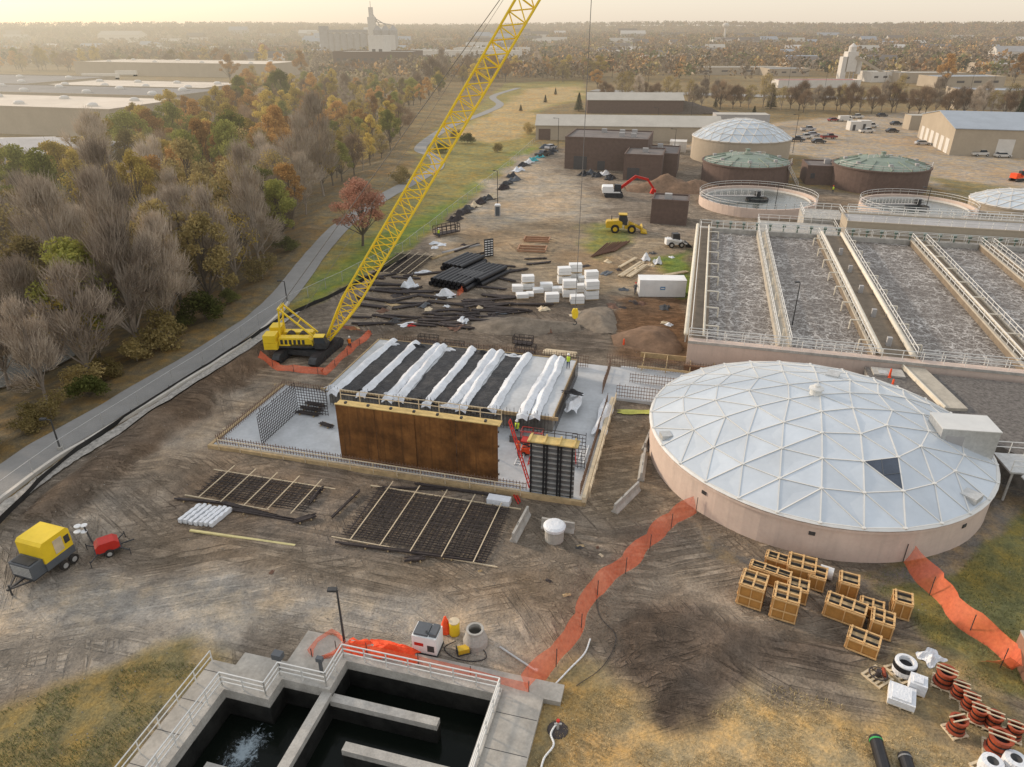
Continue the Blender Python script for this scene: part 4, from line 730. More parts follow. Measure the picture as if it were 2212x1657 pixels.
for k,(px,py) in enumerate([(925,742),(1130,742),(1135,760),(980,755)]):
    t=mk('rebar_crate','steel rack behind the blankets, %s'%['far left','far right','near right','middle'][k],'rack',px,py,SA); rail(MB().box(-1.2,1.2,-.5,.5,.1,.2),[(-1.2,-.5,.2),(1.2,-.5,.2),(1.2,.5,.2),(-1.2,.5,.2),(-1.2,-.5,.2)],.8,.6,.035).build('rack_frame',m_rebar,t)
# ---------- dome tanks
def geodome(name,label,c,R,zw,rise,n,sec,wallm,panm,batm,solar=None,batr=.07,phase=0.):
    t=T(name,label,'tank',(c[0],c[1],0),0); MB().lathe([(R,-.3),(R,zw-.35),(R+.12,zw-.33),(R+.12,zw-.12),(R-.1,zw-.1)],n=72).build('tank_wall',wallm,t)
    b=MB(); b.lathe([(R+.02,zw-.1),(R+.18,zw),(R+.02,zw+.12),(R-.5,zw+.16)],n=72).build('rim_gutter',batm,t)
    Rs=(R*R+rise*rise)/(2*rise); tm=math.asin(R/Rs); nodes=[]; st=[]
    for i in range(n+1):
        st.append(len(nodes)); th=tm*i/n; cnt=max(1,sec*i)
        for k in range(cnt): a_=phase+2*math.pi*k/cnt; nodes.append(Vector((Rs*math.sin(th)*math.cos(a_),Rs*math.sin(th)*math.sin(a_),zw+.1+rise-Rs*(1-math.cos(th)))))
    ix=lambda i,s_,j: st[i]+((s_*i+j)%(sec*i) if i else 0)
    tris=[]
    for s_ in range(sec):
        for i in range(n):
            for j in range(i+1):
                tris.append((ix(i,s_,j),ix(i+1,s_,j),ix(i+1,s_,j+1)))
                if j<i: tris.append((ix(i,s_,j),ix(i+1,s_,j+1),ix(i,s_,j+1)))
    if solar:
        si=min(range(len(tris)),key=lambda q:((nodes[tris[q][0]]+nodes[tris[q][1]]+nodes[tris[q][2]])/3-Vector(solar)).length)
        tv=[nodes[q] for q in tris[si]]; cc_=sum(tv,Vector())/3; o=MB().add([cc_+(v-cc_)*.93+Vector((0,0,.05)) for v in tv],[(0,1,2)]).build('solar_panel',m_solar,t)
        b=MB(); tv2=[cc_+(v-cc_)*.93+Vector((0,0,.07)) for v in tv]
        b.bar(tv2[0].lerp(tv2[1],.5),tv2[0].lerp(tv2[2],.5),.04,.02).bar(tv2[1].lerp(tv2[0],.5),tv2[1].lerp(tv2[2],.5),.04,.02)
        b.build('panel_grid',m_greybox,o)
    vs=[];fs=[]
    for q,tr in enumerate(tris):
        a_,b_,c_=[nodes[k] for k in tr]; m_=(a_+b_+c_)/3; o=len(vs); nrm=(m_-Vector((0,0,zw+rise-Rs))).normalized(); d_=random.uniform(-.07,-.01)*min(1,R/10)
        vs+=[a_,b_,c_,m_+nrm*d_]; fs+=[(o,o+1,o+3),(o+1,o+2,o+3),(o+2,o,o+3)]
    MB().add(vs,fs).build('dome_panels',panm,t)
    E=set()
    for tr in tris:
        for k in range(3): E.add(tuple(sorted((tr[k],tr[(k+1)%3]))))
    b=MB()
    for e in E: b.bar(nodes[e[0]]+Vector((0,0,.03)),nodes[e[1]]+Vector((0,0,.03)),batr*2,batr)
    for q in nodes: b.tube(q,q+Vector((0,0,.09)),batr*3.2,n=10)
    b.build('batten',batm,t)
    dz=lambda x,y: zw+.1+rise-Rs+math.sqrt(Rs*Rs-x*x-y*y)
    return t,dz
DC=(26.6,54.3); t,dz=geodome('dome_tank','large round tank with white geodesic aluminium dome and triangular solar panel',DC,14.05,3.,3.4,5,6,m_beige,m_pan,m_bat,solar=(1.4,-8.7,5.2),batr=.045,phase=.2)
MB().lathe([(.5,0),(.45,.45),(.62,.5),(.62,.62),(.3,.75),(.26,.9),(0,1.)],n=18).mv(-.3,.2,dz(.3,.2)-.05).build('roof_vent',m_bat,t)
for px,py,w_ in [(1440,928,.9),(1735,1112,1.),(2102,1060,1.2),(1790,850,1.1)]:
    x,y=g(px,py,4.); x-=DC[0]; y-=DC[1]; a_=math.atan2(y,x)
    if math.hypot(x,y)<13.7: MB().box(-w_/2,w_/2,-w_/2,w_/2,-.25,.2).rot(a_).mv(x,y,dz(x,y)).build('roof_hatch',m_steel,t)
for k in range(3): MB().box(-.22,.22,-14.1,-14.03,1.9,2.2).rot([-.95,-.35,.5][k]).build('wall_vent',m_dark,t)
t=T('duct_house','grey metal box housing on the right rim of the large dome','housing',(34.9,49.6,2.8),R_(-8)); MB().box(0,4.4,0,2.7,0,3.).build('housing_body',m_steel,t); MB().box(-.05,4.45,-.05,2.75,3.,3.08).build('roof',m_bat,t); MB().box(.4,1.8,-.03,0,.5,2.4).build('door',m_greyf,t)
MB().box(4.4,4.43,.3,2.4,.5,2.6).build('louvre',m_dark,t)
t=T('access_platform','grey steel access platform with railings beside the duct housing','platform',(40.3,48.8,0),R_(-8)); MB().box(0,6,-1,2.,2.7,2.85).build('platform_deck',m_steel,t); rail(MB(),[(0,-1,2.85),(6,-1,2.85),(6,2,2.85),(0,2,2.85)],1.1,1.2,.04).build('railing',m_rail,t)
for xx in (.3,5.8):
    for yy in (-.8,1.8): MB().tube((xx,yy,0),(xx,yy,2.7),.1).build('leg',m_steel,t)
MB().bar((1,-1,2.7),(4.5,-4.5,0),.9,.08).build('stair',m_steel,t); MB().box(2.5,6.,-5.,-1.4,.9,1.).build('lower_platform',m_concd,t)
m_panf=M('dome_panel_far',(.5,.55,.58),.35,.05,.3,metal=.3,haze=True,island=.1)
geodome('geodesic_digester','geodesic silver domed tank behind the green roofed digesters',(66.5,216),13.8,6.2,4.8,5,6,m_beigef,m_panf,m_whitef,batr=.09)
geodome('small_domed_tank','low silver domed tank at the right edge beyond the railings',(107.5,151),9.5,1.8,2.2,4,6,m_beigef,m_panf,m_whitef,batr=.08)
def digester(label,c,R,zw,rise):
    t=T('digester',label,'digester',(*c,0)); MB().lathe([(R,-.2),(R,zw),(R+.25,zw),(R+.25,zw+.3),(R-.2,zw+.3)],n=48).build('tank_wall',m_brick,t)
    pf=[(R-.2,zw+.2)]+[(R*(1-k/6)*.97,zw+.3+rise*(1-(1-k/6)**2)) for k in range(1,6)]+[(0,zw+.3+rise)]; MB().lathe(pf,n=28).build('roof',m_green,t)
    for k in range(14):
        a_=k*math.pi/7; MB().bar((R*.97*math.cos(a_),R*.97*math.sin(a_),zw+.4),(R*.5*math.cos(a_),R*.5*math.sin(a_),zw+.42+rise*.75),.2,.3).build('roof_rib',m_green,t)
    MB().lathe([(1.4,0),(1.4,.5),(.6,.6),(.5,1.3),(.75,1.4),(0,1.6)],n=14).mv(0,0,zw+rise).build('gas_dome',m_green,t)
    rail(MB(),[(-4,-1,zw+rise*.85),(4,-1,zw+rise*.85)],1.1,1.3,.05).tube((-R*.5,-.5,zw+rise*.8),(R*.55,-.5,zw+rise*.8),.18).build('railing',m_whitef,t)
    rail(MB(),[(R*math.cos(a_),R*math.sin(a_),zw+.3) for a_ in [3.3+k*.2 for k in range(14)]],1.1,2.2,.05).build('railing',m_whitef,t)
    for k in range(7): a_=k*.9; x_,y_=R*.75*math.cos(a_),R*.75*math.sin(a_); MB().box(x_-.4,x_+.4,y_-.4,y_+.4,zw+rise*.4,zw+rise*.4+.8).build('roof_fitting',m_greyf,t)
digester('left green domed digester with brick wall',(58.5,183),10.6,4.6,1.6); digester('right green domed digester with brick wall',(88.5,175.5),10.8,5.,1.7)
def clarifier(label,c,R,zw):
    t=T('clarifier',label,'clarifier',(*c,0)); MB().lathe([(R,-.3),(R,zw),(R-.4,zw),(R-.4,zw-1.3),(0,zw-1.4)],n=56).build('tank_wall',m_beige,t)
    MB().lathe([(R-.42,zw-.7),(0,zw-.7)],n=48).build('water_surface',M('clarifier_water_%d'%int(c[0]),(.09,.1,.09),.2,.3,.3,spec=.5),t); MB().lathe([(R-1.3,zw-.9),(R-1.3,zw-.35),(R-1.45,zw-.35),(R-1.45,zw-.9)],n=48).build('weir',m_whitef,t)
    rl=MB(); rail(rl,[(R*math.cos(a_),R*math.sin(a_),zw) for a_ in [k*math.pi/20 for k in range(41)]],1.1,2.,.04); rl.build('railing',m_rail,t)
    MB().box(-R,R*.1,-.6,.6,zw+.1,zw+.3).build('bridge',m_greyf,t)
    for yy in (-.6,.6): rail(MB(),[(-R,yy,zw+.3),(1,yy,zw+.3)],1.1,1.4,.04).build('bridge_railing',m_rail,t)
    MB().lathe([(2.4,zw-1),(2.4,zw-.2),(2.2,zw-.2),(2.2,zw-1)],n=24).lathe([(.7,zw),(.7,zw+1.2),(0,zw+1.3)],n=12).build('centre_well',m_dark,t)
clarifier('round open clarifier with bridge left of the small round group',(53,155),12.2,1.9); clarifier('second round clarifier partly behind the channel wall',(84.,148),11.,1.7)
# ---------- aeration basins
t=T('aeration_basins','bank of long rectangular aeration basins with foamy water','basin',(*SW(.7,76),0),SA); ZT=3.3; LB=53.; BS=[(2.1,9.6),(11.1,19.3),(23.8,33.8),(36.3,44.),(46.,56.)]
MB().box(0,58,0,1.1,-.3,ZT).build('front_wall',m_beige,t); MB().box(-.05,58,-.08,0,ZT-.25,ZT+.04).build('coping',m_conc,t); MB().box(0,58,LB-1.2,LB,-.3,ZT).build('back_wall',m_conc,t)
WR=[(0,2.1),(9.6,11.1),(19.3,23.8),(33.8,36.3),(44.,46.),(56.,58.)]
m_wk=M('walkway_concrete',(.2,.16,.115),.85,.2,.8,bump=.2,dirt=.4,dcol=(.12,.1,.075)); m_wk2=M('walkway_pale',(.42,.38,.31),.85,.15,.8,dirt=.3,dcol=(.25,.22,.18))
for a_,b_ in WR: MB().box(a_,b_,1.1,LB-1.2,-.3,ZT).build('dividing_wall',m_wk if b_-a_>1.6 else m_wk2,t)
for a_,b_ in WR[1:5]:
    for q in (a_,b_-.3): MB().box(q,q+.3,1.1,LB-1.2,ZT,ZT+.22).build('kerb',m_wk2,t)
MB().box(2.1,56,1.1,LB-1.2,-.2,.1).build('basin_floor',m_concd,t)
def rr(u0,v0,u1,v1): rail(MB(),[(u0,v0,ZT+.1),(u1,v1,ZT+.1)],1.1,2.,.045).build('railing',m_rail,t)
for u in (.2,9.75,10.95,19.5,23.6,34.,36.1,44.15,45.85): rr(u,1.1,u,LB-1.2)
rr(0,.2,58,.2); rr(0,1.,19.3,1.); rr(24,1.,58,1.); rr(0,LB-.2,58,LB-.2); rr(2,LB-1.1,58,LB-1.1)
m_pw=M('pale_pipe',(.7,.64,.52),.5,.08,1)
for u,r_ in ((-.35,.26),(20.,.27),(23.1,.27),(1.6,.14),(34.6,.16)):
    MB().tube((u,.8,ZT+.55),(u,LB-1.5,ZT+.55),r_,n=12).build('air_pipe',m_pw,t,smooth=True)
    for k in range(13): MB().box(u-.09,u+.09,1.95+k*4,2.05+k*4,ZT-.1 if u>0 else ZT-1,ZT+.55-r_).build('pipe_support',m_steel,t)
for u,sd in ((10.35,0),(20.,-1),(23.1,1),(34.6,1),(1.6,1)):
    for k in range(8): v=4+k*6.2; MB().tube((u,v,ZT+.5),(u+sd*1.6,v,ZT+.5),.09).tube((u+sd*1.6,v,ZT+.5),(u+sd*1.6,v,ZT-1.2),.09).build('drop_pipe',m_pw,t) if sd else MB().tube((u,v,ZT),(u,v,ZT+1.),.1).build('valve_post',m_pw,t)
m_act=M('actuator_green',(.12,.17,.14),.5)
for k in range(24): u=3+k*2.2; MB().tube((u,LB-.6,ZT),(u,LB-.6,ZT+.8),.12).box(u-.25,u+.25,LB-.8,LB-.4,ZT+.8,ZT+1.2).build('gate_actuator',m_act,t)
for k in range(5): v=4+k*9; MB().box(21.2,21.7,v,v+.5,ZT,ZT+1.).build('control_cabinet',m_greyf,t)
wm2,nt=newmat('aeration_water'); L=nt.links; tc=nt.nodes.new('ShaderNodeNewGeometry')
nz=N(nt,'ShaderNodeTexNoise',Scale=.6,Detail=5.,Roughness=.65); L.new(tc.outputs['Position'],nz.inputs['Vector']); mv=nt.nodes.new('ShaderNodeVectorMath'); mv.operation='ADD'; sc_=nt.nodes.new('ShaderNodeVectorMath'); sc_.operation='SCALE'; sc_.inputs['Scale'].default_value=2.6; L.new(nz.outputs['Color'],sc_.inputs[0]); L.new(tc.outputs['Position'],mv.inputs[0]); L.new(sc_.outputs[0],mv.inputs[1])
def vor(scale,w):
    vo=N(nt,'ShaderNodeTexVoronoi',Scale=scale,feature='DISTANCE_TO_EDGE'); L.new(mv.outputs[0],vo.inputs['Vector']); n=nt.nodes.new('ShaderNodeMapRange'); L.new(vo.outputs['Distance'],n.inputs[0]); n.inputs[1].default_value=0.; n.inputs[2].default_value=w; n.inputs[3].default_value=1.; n.inputs[4].default_value=0.; return n.outputs[0]
nb=N(nt,'ShaderNodeTexNoise',Scale=.22,Detail=5.,Roughness=.6); L.new(tc.outputs['Position'],nb.inputs['Vector'])
mk_=nt.nodes.new('ShaderNodeMapRange'); L.new(nb.outputs[0],mk_.inputs[0]); mk_.inputs[1].default_value=.36; mk_.inputs[2].default_value=.6; mk_.inputs[3].default_value=.35
v_=math_(nt,'MAXIMUM',vor(.6,.07),math_(nt,'MULTIPLY',vor(1.7,.11),.6)); v_=math_(nt,'MULTIPLY',v_,mk_.outputs[0])
nb2=N(nt,'ShaderNodeTexNoise',Scale=3.,Detail=5.,Roughness=.7); L.new(tc.outputs['Position'],nb2.inputs['Vector']); v_=math_(nt,'MULTIPLY',v_,math_(nt,'MULTIPLY',nb2.outputs[0],2.),True)
base_=mixc(nt,nb2.outputs[0],(.07,.055,.045),(.19,.165,.14)); cw=mixc(nt,v_,base_,(.66,.63,.58)); pw=N(nt,'ShaderNodeBsdfPrincipled',Roughness=.5); pw.inputs['Specular IOR Level'].default_value=.2; L.new(cw,pw.inputs['Base Color']); bb=N(nt,'ShaderNodeBump',Strength=.6,Distance=.25); L.new(nb2.outputs[0],bb.inputs['Height']); L.new(bb.outputs[0],pw.inputs['Normal']); finish(wm2,pw.outputs[0],False)
for a_,b_ in BS: tag(MB().box(a_+.005,b_-.005,1.105,LB-1.205,.15,2.6).build('water',wm2,None,(*SW(.7,76),0),SA),kind='structure')
def building(name,label,cat,loc,rz,w,d,h,wm_,rm_,roof='flat',win=(),doors=(),group=None,over=.3,rise=1.5,units=0,par=.35):
    t=T(name,label,cat,(*loc,0) if len(loc)==2 else loc,rz,group)
    if roof=='gable':
        vs=[(x_,y_,z_) for x_ in (0,w) for y_,z_ in ((0,-.3),(d,-.3),(d,h),(d/2,h+rise),(0,h))]; MB().add(vs,[(0,4,3,2,1),(5,6,7,8,9),(0,1,6,5),(1,2,7,6),(2,3,8,7),(3,4,9,8),(4,0,5,9)]).build('wall',wm_,t)
        k=over; sl=rise/(d/2); b=MB()
        for y0_,z0_,y1_,z1_ in ((-k,h-k*sl,d/2,h+rise),(d/2,h+rise,d+k,h-k*sl)): b.add([(-k,y0_,z0_+.05),(w+k,y0_,z0_+.05),(w+k,y1_,z1_+.05),(-k,y1_,z1_+.05),(-k,y0_,z0_+.25),(w+k,y0_,z0_+.25),(w+k,y1_,z1_+.25),(-k,y1_,z1_+.25)],[(0,3,2,1),(4,5,6,7),(0,1,5,4),(1,2,6,5),(2,3,7,6),(3,0,4,7)])
        b.build('roof',rm_,t)
    else:
        MB().box(0,w,0,d,-.3,h).build('wall',wm_,t); MB().box(.25,w-.25,.25,d-.25,h,h+.06).build('roof',rm_,t)
        MB().box(-.05,w+.05,-.05,.25,h,h+par).box(-.05,w+.05,d-.25,d+.05,h,h+par).box(-.05,.25,.25,d-.25,h,h+par).box(w-.25,w+.05,.25,d-.25,h,h+par).build('parapet',wm_,t)
        for k in range(units):
            rx=random.Random(k+int(w)); a_,c_=rx.uniform(.1,.8)*w,rx.uniform(.2,.75)*d; MB().box(a_,a_+1.4,c_,c_+1.2,h+.06,h+1.1).build('roof_unit',m_greyf,t)
    def face(f,a_,z_,w_,h_,e):
        if f=='f': return MB().box(a_,a_+w_,-e,0,z_,z_+h_)
        if f=='l': return MB().box(-e,0,a_,a_+w_,z_,z_+h_)
        if f=='r': return MB().box(w,w+e,a_,a_+w_,z_,z_+h_)
    for q in win: face(*q,.06).build('window',m_winf,t)
    for q in doors: face(*q[:5],.08).build('door',q[5] if len(q)>5 else m_whitef,t)
    return t
building('channel_structure','long beige concrete channel building behind the aeration basins','tank building',SW(25.,131.),SA,42,6.5,5.,m_beigef,m_greyf,par=.2)
t=T('walkway_platform','concrete platform with stairs between clarifiers and basins','platform',(*SW(11.,131.),0),SA); MB().box(0,13,0,7,-.2,2.8).build('platform_body',m_conc,t); rail(MB(),[(0,0,2.8),(13,0,2.8),(13,7,2.8),(0,7,2.8),(0,0,2.8)],1.1,1.8,.04).build('railing',m_rail,t); b=MB()
for k in range(9): b.box(-.3-k*.3,-k*.3,2,4,-.1,2.5-k*.3)
b.build('stair',m_conc,t); rail(MB(),[(0,2,2.8),(-2.7,2,.2)],1.,1.,.04).build('stair_railing',m_rail,t)
t=T('upper_platform','second concrete platform with pale railings left of the channel building','platform',(*SW(19.,138.5),0),SA); MB().box(0,7,0,8,-.2,3.6).build('platform_body',m_conc,t); rail(MB(),[(0,0,3.6),(7,0,3.6),(7,8,3.6),(0,8,3.6),(0,0,3.6)],1.1,1.5,.05).build('railing',m_rail,t)
t=T('walkway_bridge','pale footbridge with railings between platform and clarifiers','bridge',(*SW(24.,137.6),0),SA); MB().box(2.1,30,0,1.6,5.1,5.25).build('deck',m_conc,t)
for yy in (0,1.6): rail(MB(),[(2.1,yy,5.25),(30,yy,5.25)],1.1,1.8,.05).build('railing',m_rail,t)
rl=T('walkway_railing','pale railing on top of the channel building','railing',(*SW(25.,131.),5.2),SA); rail(MB(),[(0,.1,0),(42,.1,0)],1.1,2.,.05).build('rails',m_rail,rl); rail(MB(),[(0,6.4,0),(42,6.4,0)],1.1,2.,.05).build('rails',m_rail,rl)
building('link_building','low brick building between the two digesters','building',g(1738,398),R_(-12),11,9,4.2,m_brick,m_roofd,win=(('f',1,1.5,1.,1.2),),units=2)
t=mk('stair_tower','white steel stair beside the left digester','stair',1722,402,0); rail(MB().bar((0,0,0),(-3,0,4.4),.9,.1),[(0,-.5,0),(-3,-.5,4.4)],1.,1.,.05).build('flight',m_whitef,t)
gp=[g(px,py,2.6) for px,py in [(1868,792),(2420,850),(2520,1080),(2245,1010),(2160,962),(2090,925),(2000,880),(1885,832)]]; o0=gp[0]
t=T('gravel_roof','dark gravel covered roof terrace behind and right of the dome','roof terrace',(*o0,0)); pl=[(a-o0[0],b-o0[1]) for a,b in gp][::-1]
MB().prism(pl,-.2,2.45).build('terrace_wall',m_concd,t); MB().prism(pl,2.454,2.6).build('gravel_surface',M('dark_gravel',(.18,.165,.15),.95,.45,4,bump=1.,dirt=.3,dcol=(.1,.09,.08)),t)
a,b_=g(1952,775,2.7),g(2066,886,2.7); dx,dy=b_[0]-a[0],b_[1]-a[1]; l=math.hypot(dx,dy); t=T('concrete_walkway','narrow concrete walkway crossing the gravel behind dome','walkway',(*a,2.6),math.atan2(dy,dx)); MB().box(0,l,-1.,1.,.0,.3).build('walkway_slab',m_wk2,t); MB().box(0,l,-1.15,-1.,.0,.45).build('kerb',m_pw,t)
t=T('small_slab','small concrete landing with hatches by the end of basins','slab',(*g(1885,806,2.6),2.6),SA); MB().box(0,3.,-.6,1.2,.0,.2).build('landing',m_conc,t); MB().box(.5,1.4,-.4,.5,.2,.26).build('hatch',m_steel,t)
t=T('retaining_wall','brown shoring wall under the front of the aeration basins','wall',(*SW(.5,74.2),0),SA); MB().box(0,14,0,.3,-.2,1.1).build('wall_face',M('shoring',(.2,.11,.06),.8),t)
# ---------- machines
x,y=-24.1,77.; t=T('crawler_crane','yellow crawler crane with long lattice boom rising to the top of frame','crane',(x,y,z1(x,y)),0); TA=math.radians(75.4)
for s_ in (-1,1):
    pf=[(-3.6,.55),(-3.3,.15),(-2.9,0),(2.9,0),(3.3,.15),(3.6,.55),(3.3,1.),(2.9,1.15),(-2.9,1.15),(-3.3,1.)]
    MB().prof(pf,s_*2.3-.45,s_*2.3+.45).rot(TA).build('track',m_dark,t); q=MB()
    for k in range(22):
        xx=-2.9+k*5.8/21; q.box(xx-.04,xx+.1,s_*2.3-.5,s_*2.3+.5,1.15,1.2)
    for k in range(9): xx=-2.8+k*.7; q.tube((xx,s_*2.3-.5,.35),(xx,s_*2.3+.5,.35),.24,n=10)
    q.rot(TA).build('track_link',m_rebar,t)
MB().box(-1.6,1.6,-1.9,1.9,.5,1.15).rot(TA).lathe([(1.2,1.15),(1.2,1.45)],n=20).build('carbody',m_dark,t)
MB().box(-3.4,2.6,-1.55,1.55,1.45,1.75).build('revolving_frame',m_dark,t)
MB().prof([(-2.9,1.75),(1.,1.75),(1.,2.4),(.5,2.7),(-2.9,2.7)],-1.55,-.5).build('machinery_housing',m_yel,t); MB().prof([(-2.9,1.75),(.6,1.75),(.6,2.6),(-2.9,2.6)],.5,1.55).build('machinery_housing',m_yel,t)
b=MB()
for k in range(6): b.box(-2.7+k*.5,-2.4+k*.5,-1.58,-1.55,1.95,2.5)
b.build('side_grille',m_dark,t); MB().box(-1.6,.9,-1.57,-1.552,1.78,1.92).build('stripe',m_black,t); MB().box(-4.5,-2.95,-2.1,2.1,1.5,2.3).box(-4.5,-3.1,-2.1,-.5,2.33,3.2).box(-4.5,-3.1,.5,2.1,2.33,3.2).build('counterweight',m_yel,t)
o=MB().prof([(1.3,1.5),(2.6,1.5),(2.7,2.2),(2.4,2.95),(1.3,2.95)],-1.95,-1.0).build('cab',m_dark,t); MB().prof([(1.45,2.2),(2.6,2.2),(2.35,2.85),(1.45,2.85)],-1.97,-1.95).build('cab_glass',m_glass,o); MB().box(1.25,2.45,-2.,-.95,2.95,3.02).build('cab_roof',m_yel,o)
MB().tube((-1.9,-.45,2.4),(-1.9,.45,2.4),.5,n=14).build('winch_drum',m_rebar,t); MB().tube((-.4,-.45,2.4),(-.4,.45,2.4),.5,n=14).build('winch_drum',m_rebar,t)
b=MB()
for yy in (-.8,.8): b.bar((-2.9,yy,2.7),(-2.6,yy,6.),.17).bar((1.1,yy,2.5),(-2.6,yy,6.),.17)
for k in range(3): z=3.6+k*.85; b.bar((-2.82+k*.08,-.8,z),(-2.82+k*.08,.8,z),.08)
b.bar((-2.6,-1.,6.),(-2.6,1.,6.),.24).bar((-.7,-.8,4.2),(-.7,.8,4.2),.1); b.build('gantry',m_yel,t)
A=Vector((2.5,0,2.)); Bt=Vector((31.4,0,46.)); Ld=(Bt-A).length; dn=(Bt-A).normalized(); up=Vector((-dn.z,0,dn.x)); sd=Vector((0,1,0)); nb_=34; b=MB()
def cp_(i,a_,c_):
    f_=i/nb_; s_=.98*min(1,.25+f_*nb_/5,.3+(1-f_)*nb_/4.); return A+dn*Ld*f_+up*a_*s_+sd*c_*s_
cr=[(1,1),(1,-1),(-1,-1),(-1,1)]
for i in range(nb_):
    for q in range(4):
        p_,n_=cr[q],cr[(q+1)%4]; b.tube(cp_(i,*p_),cp_(i+1,*p_),.13,n=6,caps=False); b.tube(cp_(i,*p_),cp_(i,*n_),.055,n=5,caps=False)
        b.tube(cp_(i,*(p_ if i%2 else n_)),cp_(i+1,*(n_ if i%2 else p_)),.065,n=5,caps=False)
b.build('boom',m_yel,t)
gt=Vector((-2.6,0,6.1)); b=MB()
for yy in (-.5,.5): b.tube(gt+Vector((0,yy,0)),Bt+up*.9+Vector((0,yy*.6,0)),.025,n=4)
b.tube((-1.9,0,2.9),Bt+up*1.3,.018,n=4); b.build('pendant_lines',m_form,t)
hk=Vector((31.4,0,4.6))
for yy in (.12,-.12): MB().tube(Bt+Vector((.35,yy,-.4)),hk+Vector((.0,yy,1.1)),.022,n=4).build('hoist_line',m_form,t)
o=MB().prof([(-.3,.1),(0,-.1),(.3,.1),(.38,.7),(.25,1.15),(-.25,1.15),(-.38,.7)],-.16,.16).mv(*hk).build('hook_block',m_yel,t); MB().path([(hk.x,0,hk.z-.05),(hk.x+.02,0,hk.z-.35),(hk.x+.22,0,hk.z-.5),(hk.x+.2,0,hk.z-.75),(hk.x-.02,0,hk.z-.85),(hk.x-.2,0,hk.z-.7)],.06).build('hook',m_dark,o)
MB().tube(Bt+Vector((0,-.4,0)),Bt+Vector((0,.4,0)),.5,n=14).build('head_sheave',m_dark,t)
t=mk('excavator','white and black excavator with red boom working by the brick building','excavator',1325,425,R_(-4))
for s_ in (-1,1): MB().prof([(-2.2,.5),(-1.9,.05),(1.9,.05),(2.2,.5),(1.9,1.),(-1.9,1.)],s_*1.2-.3,s_*1.2+.3).build('track',m_dark,t)
MB().box(-2.6,1.4,-1.4,1.4,1.1,1.4).prof([(-2.7,1.4),(-.2,1.4),(-.2,2.5),(-2.5,2.5),(-2.7,2.2)],-1.4,1.4).build('upper_body',m_white,t); o=MB().prof([(.0,1.4),(1.6,1.4),(1.5,2.9),(0,3.)],-1.4,-.4).build('cab',m_dark,t); MB().box(.2,1.3,-1.42,-1.4,2.,2.8).build('cab_window',m_glass,o)
MB().bar((1.2,.2,1.7),(4.8,.2,4.6),.45,.6).bar((4.6,.2,4.6),(7.6,.2,3.9),.4,.5).build('boom',m_red,t); MB().bar((7.4,.2,4.),(8.9,.2,2.),.35,.45).build('arm',m_red,t); MB().prof([(8.2,.9),(9.4,.7),(9.5,1.7),(8.7,2.1)],-.5,.9).build('bucket',m_red,t); MB().tube((2,.2,2.),(4.,.2,3.4),.1).build('hydraulic_ram',m_steel,t)
t=mk('wheel_loader','yellow wheel loader parked on the dirt left of grey hut','loader',1345,500,R_(-6))
for xx in (-1.5,1.6):
    for yy in (-1.15,1.15): wheel2(t,xx,yy,.78,.55,m_yel2)
MB().prof([(-3.2,.9),(-.2,.9),(-.2,2.),(-.8,2.3),(-3.1,2.1),(-3.3,1.6)],-.9,.9).build('rear_body',m_yel2,t); o=MB().prof([(-.9,1.6),(.7,1.4),(.8,2.4),(.5,3.3),(-.8,3.3)],-.7,.7).build('cab',m_dark,t); MB().box(-.95,.65,-.8,.8,3.3,3.42).build('cab_roof',m_yel2,o); MB().box(.3,2.2,-.6,.6,.7,1.5).build('front_frame',m_yel2,t)
for yy in (-.5,.5): MB().bar((1.,yy,1.8),(3.4,yy,.8),.2,.35).build('lift_arm',m_yel2,t)
MB().prof([(3.3,.15),(4.5,.05),(4.5,.15),(3.6,.5),(3.6,1.3),(3.3,1.2)],-1.4,1.4).build('bucket',m_yel2,t); MB().tube((-2.2,.3,2.2),(-2.2,.3,3.),.08).build('exhaust',m_dark,t)
t=mk('skid_loader','small white and grey compact loader near the basin corner','loader',1458,532,R_(5))
for xx in (-.9,.9):
    for yy in (-.85,.85): wheel2(t,xx,yy,.5,.32)
MB().prof([(-1.8,.5),(1.,.5),(1.,1.2),(-.2,1.5),(-1.8,1.5)],-.65,.65).build('body',m_white,t); MB().prof([(-.7,1.3),(.7,1.2),(.5,2.4),(-.7,2.4)],-.55,.55).build('cab',m_dark,t); MB().prof([(1.9,.1),(2.8,.05),(2.8,.12),(2.1,.8),(1.9,.8)],-1.,1.).build('bucket',m_dark,t)
for yy in (-.8,.8): MB().bar((-1.3,yy,1.5),(2.,yy,.6),.14,.2).build('lift_arm',m_white,t)
t=mk('orange_excavator','small orange excavator at right edge of the yard','excavator',2195,392,R_(20))
for s_ in (-1,1): MB().prof([(-1.4,.4),(-1.2,.05),(1.2,.05),(1.4,.4),(1.2,.75),(-1.2,.75)],s_*.9-.22,s_*.9+.22).build('track',m_dark,t)
MB().prof([(-1.6,.85),(1.,.85),(1.,1.3),(-.3,2.),(-1.6,2.)],-.9,.9).build('upper_body',m_orange2,t); MB().box(-.2,.9,-.9,-.1,1.3,2.6).build('cab',m_dark,t); MB().bar((.9,.2,1.3),(2.6,.2,3.2),.3).bar((2.6,.2,3.2),(3.8,.2,1.2),.25).build('boom',m_orange2,t); MB().box(3.4,4.2,-.2,.6,.3,1.2).build('bucket',m_dark,t)
